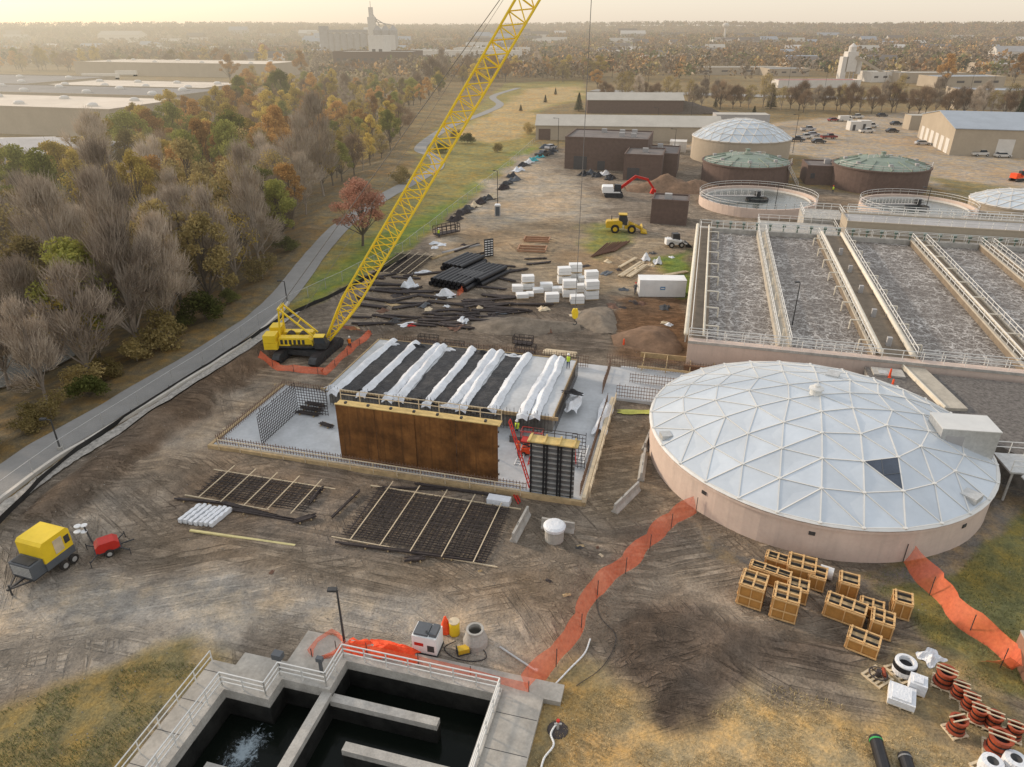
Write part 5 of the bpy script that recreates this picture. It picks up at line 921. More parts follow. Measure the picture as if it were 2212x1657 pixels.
def car(label,px,py,rz,col,kind='car',name='parked_car'):
    x,y=g(px,py); t=T(name,label,{'car':'car','truck':'pickup truck','van':'van'}[kind],(x,y,z1(x,y)),rz,None)
    if kind=='car': body=[(-2.25,.35),(2.2,.35),(2.25,.75),(1.2,.95),(-2.1,1.0),(-2.3,.7)]; cab=[(-1.9,.98),(1.2,.94),(.5,1.45),(-1.4,1.45)]
    elif kind=='truck': body=[(-2.8,.5),(2.7,.5),(2.75,1.05),(1.5,1.2),(-2.8,1.15)]; cab=[(-.7,1.15),(1.5,1.18),(.9,1.85),(-.5,1.85)]
    else: body=[(-2.8,.4),(2.7,.4),(2.75,1.1),(2.1,1.3),(1.5,2.2),(-2.8,2.2)]; cab=[(1.2,1.35),(2.05,1.3),(1.52,2.0),(1.2,2.0)]
    MB().prof(body,-.9,.9).build('body',col,t); MB().prof(cab,-.78 if kind!='van' else -.92,.78 if kind!='van' else .92).build('windows',m_glass,t)
    if kind!='van': MB().box(cab[3][0]-.02,cab[2][0]+.02,-.76,.76,cab[2][1],cab[2][1]+.04).build('roof',col,t)
    if kind=='truck': MB().box(-2.7,-.8,-.75,.75,1.2,1.215).build('cargo_bed',m_dark,t)
    for xx in (-1.5,1.5):
        for yy in (-.85,.85): wheel2(t,xx,yy,.36,.22)
    for yy in (-.6,.6): MB().box(body[1][0],body[1][0]+.07,yy-.15,yy+.15,.62,.76).build('headlight',m_white,t)
    return t
cpd={'w':m_whitef,'b':M('car_dark',(.03,.03,.035),.3,spec=.6,haze=True),'r':M('car_dark_red',(.2,.03,.03),.3,haze=True),'s':M('car_silver',(.4,.4,.41),.3,haze=True)}
for lb,px,py,a_,c_,k_ in [('white pickup parked left in the row behind the silver dome',1738,300,.1,'w','truck'),('silver car second in the row behind the silver dome',1756,294,.1,'s','car'),('dark car at front of the row behind silver dome',1768,309,.05,'b','car'),('dark pickup right of the silver dome',1720,306,-.3,'b','truck'),('white truck near the small white sheds',1880,276,.1,'w','truck'),('second white truck near the small white sheds',1872,287,.1,'w','truck'),('dark car in front of the long beige garage left end',1927,286,.1,'b','car'),('silver car parked by the beige garage corner',1992,313,-.1,'s','car'),('white pickup in front of beige garage doors',2118,337,-.05,'w','truck'),('white van beside the left brick complex',1458,330,1.3,'w','van'),('white truck on the road beyond the yard',1850,256,.1,'w','truck'),('white van beside the left warehouse',265,303,.2,'w','van'),('dark car far in the yard',1905,252,.1,'b','car'),('dark red car far in the yard',1800,262,.2,'r','car'),('dark pickup parked by the fence left of the brick complex',1172,338,.9,'b','truck'),('silver car parked by fence behind the dark pickup',1190,322,.9,'s','car'),('silver pickup beyond the row behind the silver dome',1745,283,.1,'s','truck'),('dark red pickup at the right end of the row behind the dome',1790,300,.1,'r','truck'),('white car parked right of the garage front pickup',2165,340,.0,'w','car'),('dark car beside the tan shed',1935,270,.2,'b','car'),('white van beyond the small white huts',1825,262,.1,'w','van')]: car(lb,px,py,a_,cpd[c_],k_,{'car':'parked_car','truck':'pickup_truck','van':'parked_van'}[k_])
def trailer(label,px,py,rz,L_=13.5,txt=None):
    x,y=g(px,py); t=T('semi_trailer',label,'trailer',(x,y,z1(x,y)),rz); MB().box(0,L_,0,2.6,1.2,4.).build('cargo_box',m_whitef,t)
    for xx in (L_-1,L_-2.2):
        for yy in (.3,2.3): wheel2(t,xx,yy,.5,.3)
    MB().box(1.8,2.1,.3,.6,0,1.2).build('landing_gear',m_winf,t); MB().box(0,L_,.8,1.8,.95,1.2).build('chassis',m_winf,t)
    if txt:
        c=D.curves.new('lettering','FONT'); c.body=txt; c.size=2.3; c.extrude=.01; o=D.objects.new('tmp',c); COL.objects.link(o); bpy.context.view_layer.update()
        me=D.meshes.new_from_object(o.evaluated_get(bpy.context.evaluated_depsgraph_get())); D.objects.remove(o); me.materials.clear(); me.materials.append(m_winf)
        o=D.objects.new('lettering',me); COL.objects.link(o); o.parent=t; o.rotation_euler=(math.pi/2,0,0); o.location=(L_-9.6,-.03,1.9)
trailer('white semi trailer lettered MAERSK beside the left warehouse',-22,330,R_(8),19.,'MAERSK'); trailer('white semi trailer behind left warehouse roof',178,172,R_(0),26); trailer('second white semi trailer behind left warehouse roof',250,165,R_(0),16)
# ---------- buildings
building('storage_shed','long beige shed with pale metal roof behind the brick complex','shed',g(1157,302),R_(-5.5),62,16,4.6,m_beigef,m_roofl,'gable',rise=2.6,doors=(('f',1,0,4,3.6,m_brick),('f',54,0,4.5,3.8)),win=(('f',20,1.5,1.5,1.),('f',35,1.5,1.5,1.)))
building('storage_shed','shorter reddish shed with pale roof behind the long shed','shed',g(1268,245),R_(-3),42,14,5.5,m_brick,m_roofl,'gable',rise=2.5)
building('canopy_shed','small flat open canopy at the right end of long shed','shed',g(1545,275),R_(-4),20,8,4.5,m_greyf,m_roofl,par=.1)
building('brick_block','large dark brick process building with flat roof','building',g(1219,364),SA,22,17,8,m_brick,m_roofd,units=5,win=(('l',3,1.5,1,2),),doors=(('f',2.5,0,3.6,3.4,m_winf),('f',9,0,2,2.4,m_winf)))
building('brick_block','tall brick block at right front of the process building','building',g(1345,388),SA,9.5,12,6.,m_brick,m_roofd,units=1,doors=(('f',1,0,3,3,m_winf),))
building('brick_block','narrow brick wing right of the tall block','building',g(1392,380),SA,8,14,5.5,m_brick,m_roofd,units=1)
building('brick_hut','small dark brick hut between loader and clarifier','hut',g(1404,482),SA,7.,6.,4.4,m_brick,m_roofd,units=1,doors=(('l',2,0,1.2,2.2,m_winf),))
building('garage_building','long beige garage with blue grey roof and white roller doors','garage',g(2050,335),SA,60,40,7.5,m_beigef,m_roofb,'gable',rise=3.,doors=[('l',3+k*6.,0,3.6,4.2) for k in range(6)]+[('f',12+k*9,0,4.5,5.) for k in range(3)])
building('office_block','beige wing behind the garage building','building',g(2060,236),SA,60,20,8,m_beigef,m_roofb,par=.6)
building('tan_shed','small tan shed beside parked cars','shed',g(1962,281),R_(-5),9,6,5.,m_beigef,m_roofl,par=.1)
for i,(px,py) in enumerate([(1835,282),(1857,280)]): building('site_hut','small white site hut %s'%['on left of a pair in yard','on right of a pair in yard'][i],'hut',g(px,py),.0,4.,3.5,3.,m_whitef,m_whitef,par=.1,doors=(('f',1,0,1,2,m_winf),))
building('site_office','white site office by the brick complex','hut',g(1445,328),SA,5,5,3.,m_whitef,m_whitef,par=.1,win=(('f',1,1,.8,.8),))
def warehouse(label,loc,w,d,h,rm,nsk=8,rz=SA,doors=()):
    t=building('warehouse',label,'warehouse',loc,rz,w,d,h,m_beigef,rm,par=.5,doors=doors)
    for i in range(nsk):
        x_=(i%4+.5)*w/4; y_=(i//4+.5)*d/(nsk/4); MB().lathe([(1.9,h+.06),(1.8,h+.7),(1.2,h+1.2),(0,h+1.4)],(x_,y_),12).build('skylight',m_whitef,t)
    return t
x1,y1=g(250,299); ux=lambda u,v:(x1+u*cs-v*sn, y1+u*sn+v*cs)
warehouse('huge beige warehouse with pale roof nearest on the left',ux(-130,0),130,42,9,m_roofw,8,doors=[('r',4+k*9,0,3.5,4.,m_winf) for k in range(2)])
warehouse('beige warehouse section with dark roof behind the nearest section',ux(-138,42.2),130,38,9.6,m_roofg,8)
warehouse('beige warehouse section with pale roof further right',ux(-118,80.4),92,45,9,m_roofw,8); warehouse('dark roofed warehouse section at far left back',ux(-250,80.4),130,60,9.5,m_roofg,8)
warehouse('long pale roofed warehouse behind the dark one',ux(-290,290),170,55,9,m_roofw,8)
building('grey_roofed_shed','grey roofed shed at far left in front of the warehouse','shed',g(-60,392),SA,34,26,7,m_greyf,m_greyf,'gable',rise=1.5)
for i,(px,py,w,h,c,lb) in enumerate([(722,152,70,14,m_brick,'brick factory block below the grain elevator'),(800,150,14,26,m_whitef,'grey stair tower beside the brick factory'),(880,140,110,12,m_whitef,'wide white factory right of the elevator'),(980,132,80,12,m_whitef,'long white industrial hall beyond the trees'),(840,128,60,10,m_greyf,'grey hall between elevator and white factory')]):
    building('factory',lb,'factory',g(px,py),R_(-6),w,40,h,c,m_roofl,win=[('f',3+k*6,h*.55,3,2) for k in range(int(w/7))],par=.8)
gxy=g(697,124); t=T('grain_elevator','tall grey grain elevator with silos on the skyline','grain elevator',(*gxy,0),0); t.scale=(.58,.6,.64)
for k in range(7): MB().lathe([(8,0),(8,40),(0,42)],(8+k*13.5,0),20).build('silo',m_greyf,t)
MB().box(0,98,-5,5,42,47).build('conveyor_gallery',m_greyf,t); MB().box(0,17,-8,8,0,53).build('end_house',m_greyf,t)
for k in range(3): MB().lathe([(9,0),(9,46),(3,53),(0,54)],(120+k*16,-6),20).build('round_bin',m_greyf,t)
MB().box(101,116,-7,9,0,68).box(104,112,-4,5,68,84).build('head_house',m_whitef,t)
for k in range(3): MB().bar((108,0,78-k*8),(125+k*14,-5,54),1.3).build('spout',m_greyf,t)
MB().tube((108,0,84),(108,0,94),.5).build('mast',m_greyf,t)
xy=g(1812,176); t=T('concrete_plant','white concrete batching plant tower with sloping conveyor','plant',(*xy,0),0); t.scale=(.72,.72,.78); MB().box(4,14,0,10,8,24).box(0,5,0,8,0,20).build('tower',m_whitef,t); MB().lathe([(3.5,14),(3.5,28),(0,31)],(9,4),14).build('silo',m_whitef,t); MB().lathe([(2.5,6),(2.5,18),(0,20)],(18,4),14).build('silo',m_whitef,t); MB().bar((12,0,20),(48,-12,2),1.8,2.2).build('conveyor',m_beigef,t)
for q in ((5,1),(13,1),(13,9),(5,9)): MB().bar((q[0],q[1],0),(q[0],q[1],9),.8).build('leg',m_greyf,t)
xy=g(1563,96); t=T('water_tower','small white water tower on the horizon','water tower',(*xy,z1(*xy)),0); MB().tube((0,0,0),(0,0,26),2.).build('shaft',m_whitef,t); MB().lathe([(2,24),(6,27),(7,30),(5,33),(0,34)],n=16).build('bowl',m_whitef,t,smooth=True)
TB=[]; rt=random.Random(5)
def town(label,px,py,w,h,c,rm,roof='flat',d=18,group=None,rz=None,name='town_building',cat='building',win=True):
    xy=g(px,py); TB.append((xy[0]+w/2,xy[1]+d/2,max(w,d)/2)); zz=z1(*xy)
    building(name,label,cat,(*xy,zz),R_(rt.uniform(-10,6)) if rz is None else rz,w,d,h,c,rm,roof,win=[('f',2+k*w/4,h*.45,w/9,h*.22) for k in range(4)] if win else (),group=group,rise=h*.5 if roof=='gable' else 1,par=.5)
for k in range(4): town('white gabled house, %s in the row below red tree'%['first','second','third','last'][k],528+k*17,150-k,13,9,m_whitef,m_roofd,'gable',12,None,0,'gabled_house','house')
town('large pale church like building on the left horizon',215,97,80,14,m_whitef,m_roofl,'gable',40)
town('long low white building with red roof right of centre',1680,190,52,4,m_whitef,m_redf,d=12,win=False); town('white roofed shop row right of the red banded building',1505,162,70,5,m_beigef,m_roofl,d=20); town('white service building by the concrete plant',1880,178,26,6,m_whitef,m_roofl); town('tan hall right of the concrete plant',1940,180,45,6,m_beigef,m_roofl,d=20)
town('grey roofed depot on the right',2020,190,45,6,m_beigef,m_roofb,d=20); town('long depot at right edge',2120,160,90,7,m_beigef,m_greyf,d=30); town('pale house on the right hill',2150,135,40,10,m_whitef,m_greyf,'gable'); town('blue grey roofed shop in the middle distance',1660,165,32,5,m_beigef,m_roofb)
for k in range(160):
    px=rt.uniform(560,2212) if k%6 else rt.uniform(0,560); py=rt.choice([rt.uniform(100,130),rt.uniform(90,110),rt.uniform(115,165)])
    if py>130 and px<1180: py=rt.uniform(95,128)
    sc_=g(px,py)[1]/700; town('small building among the trees of the distant town',px,py,rt.uniform(12,32)*max(1,sc_*.7),rt.uniform(5,8)*max(1,sc_*.75),rt.choice([m_whitef,m_whitef,m_beigef,m_greyf,m_brick]),rt.choice([m_roofl,m_roofd,m_roofd,m_roofb,m_whitef]),rt.choice(['flat','gable','gable']),14,'buildings of the distant town',win=False)
for i,(px,py,h) in enumerate([(1712,330,11),(1205,330,10),(1418,290,9),(1490,278,10),(1995,470,6),(1322,170,16),(2090,215,15),(1905,205,15),(1530,190,18),(1600,155,20),(2180,205,16),(1455,340,8),(1672,460,6),(2140,205,15),(1700,200,18),(1780,200,16),(1400,185,18)]):
    lamp_post('tall thin light pole standing in the yard and road area',px,py,h,group='light poles beyond the site',arm=1.2)
hp=[(1150,348,m_teal),(1165,340,m_teal),(1185,334,m_dark),(1105,382,m_dark),(1095,398,m_dark),(1120,370,m_blank),(1175,320,m_greybox),(1050,432,m_dark),(1035,440,m_rebar),(1000,462,m_rebar),(1275,375,m_greybox),(1290,382,m_dark),(1020,448,m_woodl),(1305,378,m_white),(1088,408,m_rebar),(1112,390,m_greybox),(1132,358,m_dark),(1142,352,m_white),(1062,428,m_woodl),(1010,455,m_dark),(985,475,m_rebar),(1195,328,m_dark),(1262,378,m_dark),(1318,388,m_dark)]
for i,(px,py,m_) in enumerate(hp):
    cloth('covered_material','%s covered heap of material along the fence and buildings'%{'teal_wrap':'teal','dark_metal':'dark','white_blanket':'white','grey_panel':'grey','rebar':'rust dark','pale_timber':'pale','white_paint':'white painted'}[m_.name],px,py,3.8,2.2,1.3,m_,.9,0,90+i,'heap',10,'heaps of covered material along the fence')
t=mk('rebar_rack','dark steel rack beside the fence and worker','rack',965,508,R_(40)); rail(MB().box(-2.5,2.5,-.8,.8,.4,.6),[(-2.5,-.8,.6),(2.5,-.8,.6),(2.5,.8,.6),(-2.5,.8,.6),(-2.5,-.8,.6)],1.4,1.,.06).build('rack_frame',m_rebar,t)
def heap(label,px,py,w,d,h,mat,seed,name='soil_heap',cat='heap'):
    r_=random.Random(seed); n=22; vs=[];fs=[]; x,y=g(px,py); ph=[r_.uniform(0,6) for _ in range(4)]
    for i in range(n+1):
        for j in range(n+1):
            u,v=i/n*2-1,j/n*2-1; r2_=math.hypot(u,v)*(1+.15*math.sin(3*math.atan2(v,u)+ph[0])); vs.append((u*w/2,v*d/2,h*max(0,1-r2_)**.9*(1+.2*math.sin(7*u+ph[1])*math.sin(6*v+ph[2]))+r_.uniform(-.04,.04)*h-.05-.25*(r2_>.98)))
    for i in range(n):
        for j in range(n): q=i*(n+1)+j; fs.append((q,q+n+1,q+n+2,q+1))
    tag(MB().add(vs,fs).build(name,mat,None,(x,y,z1(x,y)),0,True),label,cat)
m_soil=M('soil',(.19,.12,.075),.95,.3,1,bump=.8,haze=True); m_soil2=M('dark_soil',(.09,.07,.055),.95,.3,1,bump=.8,haze=True); m_bank=M('bank_soil',(.2,.165,.125),.95,.3,1,bump=.8)
heap('brown soil heap right of the red excavator boom',1440,408,20,12,3.2,m_soil,1); heap('brown soil heap behind the brick hut',1500,410,14,10,2.6,m_soil,2); heap('black soil pile beyond the long shed',1480,243,36,16,5,m_soil2,3); heap('low dirt mound by trench near container',1400,735,9,9,1.2,m_soil,4); heap('low dirt mound beyond the deck',1120,705,16,6,1.2,m_bank,6); heap('low dirt mound right of white pallets',1290,690,6,10,1.,m_bank,7)
# ---------- people
m_body,nt=newmat('clothed_body'); L=nt.links; tc=nt.nodes.new('ShaderNodeTexCoord'); sx_=nt.nodes.new('ShaderNodeSeparateXYZ'); L.new(tc.outputs['Object'],sx_.inputs[0]); cr_=nt.nodes.new('ShaderNodeValToRGB'); cr_.color_ramp.interpolation='CONSTANT'
L.new(math_(nt,'DIVIDE',sx_.outputs[2],2.),cr_.inputs[0]); e=cr_.color_ramp.elements; e[0].position=0; e[0].color=(.05,.035,.02,1); e[1].position=.07; e[1].color=(.03,.04,.07,1); q=e.new(.48); q.color=(.08,.08,.09,1); q=e.new(.74); q.color=(.45,.26,.18,1)
pb=N(nt,'ShaderNodeBsdfPrincipled',Roughness=.8); L.new(cr_.outputs[0],pb.inputs['Base Color']); finish(m_body,pb.outputs[0],False)
m_vest=M('vest_lime',(.55,.7,.05),.7,.05); m_vo=M('vest_orange',(.85,.2,.02),.7,.05)
def person(label,px,py,z,rz,vest,hat,pose=0):
    x,y=g(px,py,z); t=T('person',label,'person',(x,y,z if z else z1(x,y)),rz)
    V=[(0,0,.95,.13),(0,0,1.15,.13),(0,0,1.38,.15),(0,0,1.5,.055),(0,0.02,1.58,.075),(0,.02,1.7,.085)]; E_=[(0,1),(1,2),(2,3),(3,4),(4,5)]
    V.append((0,.12,1.63,.02)); E_.append((5,6)); st=[.0,.28,.0][pose]
    for s_ in (-1,1):
        i=len(V); V+=[(s_*.1,0,.9,.1),(s_*.11,s_*st*.6+.03,.5,.065),(s_*.12,s_*st-.02,.1,.045),(s_*.13,s_*st+.15,.04,.04)]; E_+=[(0,i),(i,i+1),(i+1,i+2),(i+2,i+3)]
        i=len(V); fw=.3 if pose else .05
        V+=[(s_*.2,0,1.42,.06),(s_*.27,-.02+fw*.2,1.14,.045),(s_*.25,.1+fw,.96,.032),(s_*.25,.13+fw,.9,.03)]; E_+=[(2,i),(i,i+1),(i+1,i+2),(i+2,i+3)]
        for k in range(5):
            j=len(V); V.append((s_*(.25-.03+.015*k),.15+fw+(.02 if k in(2,3) else 0),.83+(.04 if k==0 else 0),.009)); E_.append((i+3,j))
    me=D.meshes.new('body'); me.from_pydata([v[:3] for v in V],E_,[]); me.materials.append(m_body); o=D.objects.new('body',me); COL.objects.link(o); o.parent=t
    md=o.modifiers.new('Skin','SKIN')
    for k,v in enumerate(V): me.skin_vertices[0].data[k].radius=(v[3],v[3])
    me.skin_vertices[0].data[0].use_root=True; md.use_smooth_shade=True; sb_=o.modifiers.new('Sub','SUBSURF'); sb_.levels=1; sb_.render_levels=1
    MB().lathe([(.17,.92),(.19,1.1),(.2,1.3),(.22,1.42),(.1,1.49)],n=14).build('vest',vest,t,smooth=True); MB().lathe([(.15,1.69),(.17,1.69),(.12,1.7),(.115,1.76),(.08,1.82),(0,1.84)],(0,.03),n=12).build('hard_hat',hat,t,smooth=True)
for a_ in [('worker in lime vest standing on the deck near its far right corner',1227,797,2.1,0,m_vest,m_white,0),('worker in lime vest stepping across the slab behind the rusty wall',1117,943,.3,1.4,m_vest,m_white,1),('worker in lime vest near the steel rack by the fence',948,515,0,.5,m_vest,m_white,0),('worker in orange vest beside the crane tracks',757,757,0,0,m_vo,m_white,0),('worker in orange vest on the slab by scissor lift',1120,990,.3,2.,m_vo,m_orange2,0),('worker in lime vest by the brick building entrance',1436,330,0,0,m_vest,m_white,0),('worker standing by the digesters',1798,418,0,0,m_vest,m_orange2,0),('worker in dark clothes by the container',1372,634,0,0,m_greybox,m_red,1),('worker in lime vest among the pipes',1060,540,0,0,m_vest,m_white,1)]: person(*a_)
# ---------- trees
def clumps(n,R,z0,z1_,r,seed):
    q=np.random.default_rng(seed); o=[]; ell=q.uniform(.75,1.25); off=q.uniform(-.6,.6,2)
    for k in range(n):
        f_=(k+.5)/n; z=z0+(z1_-z0)*f_+q.uniform(-.6,.6); rr=R*math.sin(math.pi*min(.97,.25+.7*f_))*q.uniform(.35,1.12); a_=k*2.4+q.uniform(-.6,.6); o.append((rr*math.cos(a_)*ell+off[0]*f_,rr*math.sin(a_)/ell+off[1]*f_,z,r*q.uniform(.6,1.35)))
    o.append((off[0],off[1],z1_,r)); return o
def leaves(cl,n,size,seed,slender=False):
    q=np.random.default_rng(seed); c=np.array(cl); w=c[:,3]**2; ix=q.choice(len(c),n,p=w/w.sum()); d=q.normal(size=(n,3)); d/=np.linalg.norm(d,axis=1)[:,None]
    rad=c[ix,3]*(q.uniform(0,1,n)**.45)*1.05; p_=c[ix,:3]+d*rad[:,None]*np.array([1,1,.75])
    if slender:
        out=p_-np.array([0,0,c[:,2].min()-1.5]); out/=np.linalg.norm(out,axis=1)[:,None]; out[:,2]+=.25; dr=out*1.+q.normal(size=(n,3))*.35; dr/=np.linalg.norm(dr,axis=1)[:,None]; s_=q.uniform(.6,1.9,n)[:,None]*size
        sd_=np.cross(dr,q.normal(size=(n,3))); sd_/=np.linalg.norm(sd_,axis=1)[:,None]; wd=.03
        return np.stack([p_-sd_*wd,p_+sd_*wd,p_+dr*s_+sd_*wd*.3,p_+dr*s_-sd_*wd*.3],1)
    a_=q.normal(size=(n,3)); a_/=np.linalg.norm(a_,axis=1)[:,None]; b_=np.cross(a_,q.normal(size=(n,3))); b_/=np.linalg.norm(b_,axis=1)[:,None]; s_=size*q.uniform(.6,1.3,n)[:,None]
    return np.stack([p_-a_*s_,p_-b_*s_*.6,p_+a_*s_,p_+b_*s_*.6],1)
def trunk(cl,h,r,seed,twigs=0):
    q=random.Random(seed); b=MB(); P_=[(0,0,-.6)]; x=y=0
    for k in range(1,6): x+=q.uniform(-.25,.25); y+=q.uniform(-.25,.25); P_.append((x,y,h*k/5*.8))
    for k in range(5): b.tube(P_[k],P_[k+1],r*(1-k*.17),r*(1-(k+1)*.17),n=7,caps=False)
    for c in cl:
        k=min(4,max(1,int(c[2]/h*4.2)-1)); s_=Vector(P_[k]); e=Vector(c[:3]); m_=s_.lerp(e,.5)+Vector((q.uniform(-.4,.4),q.uniform(-.4,.4),.1)); b.tube(s_,m_,r*.45,r*.3,n=5,caps=False); b.tube(m_,e,r*.3,r*.12,n=5,caps=False)
        for t_ in range(twigs):
            e2=e+Vector((q.uniform(-1,1),q.uniform(-1,1),q.uniform(-.1,1.3)))*c[3]; b.tube(m_.lerp(e,q.uniform(.2,.9)),e2,r*.18,r*.06,n=4,caps=False)
    return b
PROT={}; NM={'ba':('bare_tree','bare tree'),'bb':('bare_tree','bare tree'),'mx':('bare_tree','bare tree'),'bu':('bush','bush'),'fi':('conifer','conifer')}
def proto(key,lm,bm,h,R,ncl,nl,size,seed,slender=False,cr=None,z0=.35,tw=2):
    nm,ct=NM.get(key[0],('leafy_tree','tree')); t=T(nm,'x',ct,(0,0,-500)); cl=clumps(ncl,R,h*z0,h*.88,cr or R*.38,seed); trunk(cl,h,.22 if h>6 else .06,seed,tw).build('trunk',bm,t); quads('crown',leaves(cl,nl,size,seed,slender),lm,t); PROT[key]=t
for i in range(3):
    proto(('or',i),L_or,m_bark,12+i*1.2,[4.1,3.3,3.8][i],17,5600,.18,10+i,cr=1.2,tw=3); proto(('ye',i),L_ye,m_bark,12.5+i*1.3,[3.7,3.1,4.1][i],17,5600,.18,20+i,cr=1.15,tw=3)
for i in range(2):
    proto(('gr',i),L_gr,m_bark,12.5+i*1.5,4.,18,6200,.18,30+i,cr=1.25); proto(('ol',i),L_ol,m_bark,11.5+i*2,3.8,17,4600,.17,40+i,cr=1.2,tw=4)
for i in range(5): proto(('ba',i),L_tw,m_barkg,12.5+i*.9,[3.6,2.7,3.9,2.6,3.2][i],14,[3600,3000,4000,2700,3200][i],.95,50+i,True,1.15,tw=7,z0=.3)
proto(('bb',0),L_tb,m_bark,11,4.2,14,4200,.85,60,True,1.4,tw=5); proto(('ru',0),L_ru,m_bark,12.,4.8,18,7500,.15,70,False,1.45,.33,tw=4); proto(('bu',0),L_bu,m_bark,3,2.,8,2400,.15,80,False,1.,.3); proto(('bu',1),L_ol,m_barkg,3,2.2,8,1800,.15,81,False,1.,.3); proto(('mx',0),L_ol,m_barkg,13,3.6,13,1900,.17,85,cr=1.3,tw=8); proto(('mx',1),L_ye,m_barkg,12,3.2,12,1300,.17,86,cr=1.2,tw=8)
t=T('conifer','x','conifer',(0,0,-500)); MB().tube((0,0,-.5),(0,0,9),.2,.05).build('trunk',m_bark,t); q=np.random.default_rng(9); n=3500; zf=q.uniform(0,1,n)**1.3; rr_=(1-zf)*2.6*q.uniform(.5,1,n); aa=q.uniform(0,6.28,n); p_=np.stack([rr_*np.cos(aa),rr_*np.sin(aa),.8+zf*8.6],1); d_=np.stack([np.cos(aa),np.sin(aa),-.3+0*aa],1)*.4; s2=np.stack([-np.sin(aa),np.cos(aa),0*aa],1)*.15; quads('crown',np.stack([p_-s2,p_+s2,p_+d_+s2*.3,p_+d_-s2*.3],1),L_fir,t); PROT[('fi',0)]=t
USED=set()
LBL={'or':'orange autumn tree','ye':'yellow autumn tree','gr':'green leafy tree','ol':'olive brown tree','ba':'bare grey twiggy tree','bb':'bare brown tree','ru':'rust pink tree','bu':'low green bush','mx':'thinly leaved grey tree','fi':'dark conifer'}
def place(key,x,y,s_,where,grp=None,z=None,label=None):
    pr_=PROT[key]; a_=random.uniform(0,6.28); z=z1(x,y) if z is None else z; sc=(s_*random.uniform(.88,1.1),s_*random.uniform(.88,1.1),s_*random.uniform(.85,1.18)); lb=label or '%s %s'%(LBL[key[0]],where)
    if key not in USED: USED.add(key); o=pr_; kids(pr_); o.location=(x,y,z); o.rotation_euler[2]=a_; o.scale=sc; o['label']=lb
    else: o=dup(pr_,None,(x,y,z),a_,lb,sc)
    if grp: o['group']=grp
    elif 'group' in o: del o['group']
    return o
random.seed(11); pts=[]; fp=forest; cand=[]
for _ in range(60000):
    x=random.uniform(-170,20); y=random.uniform(35,480); px,py=pr(x,y,0)
    if not(-150<px<1020 and py<1110): continue
    cand.append((x,y))
cx_=np.array(cand); din=sdf(fp,cx_[:,0],cx_[:,1]); RV=[(-100,58),(-90,61),(-80,64),(-72,68),(-66,72),(-62,77),(-60,82)]
for (x,y),dd in zip(cand,din):
    if dd<2.2: continue
    md=4.3 if y<130 else 5.6+(y-130)*.018
    px,py=pr(x,y,0)
    if px<140 and py>800: md=6.5
    if min(math.hypot(x-a,y-b) for a,b in RV)<4.8: continue
    if all((x-a)**2+(y-b)**2>md*md for a,b in pts): pts.append((x,y))
pts.sort(key=lambda p:p[1]); pts=pts[:375]
print('FOREST',len(pts))
for x,y in pts:
    px,py=pr(x,y,0); r_=random.random()
    if py>560: k=('ba',random.randrange(5)) if r_<.68 else (('mx',random.randrange(2)) if r_<.85 else (('ol',random.randrange(2)) if r_<.95 else ('gr',0)))
    elif px<330: k=random.choice([('gr',0),('gr',1),('ye',1),('ye',0),('ye',2),('ol',0),('ba',0),('mx',1)])
    elif py>400: k=random.choice([('or',0),('or',1),('ol',0),('ol',1),('ba',1),('ba',2),('mx',0),('ye',1),('ye',0),('gr',0)])
    else: k=random.choice([('or',0),('or',1),('or',2),('ye',0),('ye',1),('gr',1),('ol',0),('ba',0),('ye',2),('gr',0),('bb',0),('mx',1)])
    zone='in the lower wood beside the path' if py>560 else ('in the upper left wood' if px<330 else 'in the middle of the wood')
    place(k,x,y,random.uniform(.8,1.35)*(.8 if px>620 and py<400 else 1),zone,'%ss %s'%(LBL[k[0]],zone))
edge=[(-20,1010),(75,955),(120,930),(210,875),(255,845),(385,765),(455,712),(580,615),(640,560),(190,865),(400,730),(320,810),(520,670)]
for px,py in edge:
    x,y=g(px+random.uniform(-26,-4),py-random.uniform(16,40)); place(('bu',random.randrange(2)),x,y,random.uniform(.6,1.25),'on the bank between wood and path','bushes on the bank by the path')
place(('ru',0),*g(783,532),1.15,'',None,None,'rust pink round tree standing alone by the path left of boom')
for px,py,k in [(1075,330,('bu',1)),(1010,310,('bu',0)),(985,300,('bu',1)),(1140,290,('bu',1)),(955,330,('bu',0)),(870,395,('bu',1))]: place(k,*g(px,py),random.uniform(.7,1.1),'standing in the meadow','bushes in the meadow')
for px,py,s_,k in [(1250,240,.9,('fi',0)),(1665,235,1.,('fi',0)),(2200,262,1.2,('fi',0)),(1628,250,.5,('fi',0)),(1178,222,.4,('fi',0)),(1125,240,.35,('fi',0)),(1200,205,.4,('fi',0)),(1545,232,.5,('fi',0))]: place(k,*g(px,py),s_,'beyond the sheds','dark conifers beyond the sheds')
for k in range(46):
    px=1300+k*20+random.uniform(-8,8); py=226+(px-1300)*.035+random.uniform(-6,3); place(random.choice([('bb',0),('bb',0),('mx',0),('ba',0)]),*g(px,py),random.uniform(.85,1.15),'in the row along the highway','trees in the row along the highway')
for k in range(34):
    px=random.uniform(930,1340); py=random.uniform(165,192)
    if 1040<px<1260 and py>175: py-=14
    place(random.choice([('or',0),('ye',0),('bb',0),('ba',1),('ol',0)]),*g(px,py),random.uniform(.95,1.5),'beyond the end of the meadow','trees beyond the end of the meadow')
for k in range(26):
    px=random.uniform(0,700); py=random.uniform(148,156) if px<640 else 160; place(random.choice([('or',0),('ye',1),('bb',0),('gr',1),('ol',0)]),*g(px,py),random.uniform(1.,1.5),'behind the left warehouses','trees behind the left warehouses')
place(('ru',0),*g(572,140),1.8,'',None,None,'bright red brown tree above the row of white gabled houses')
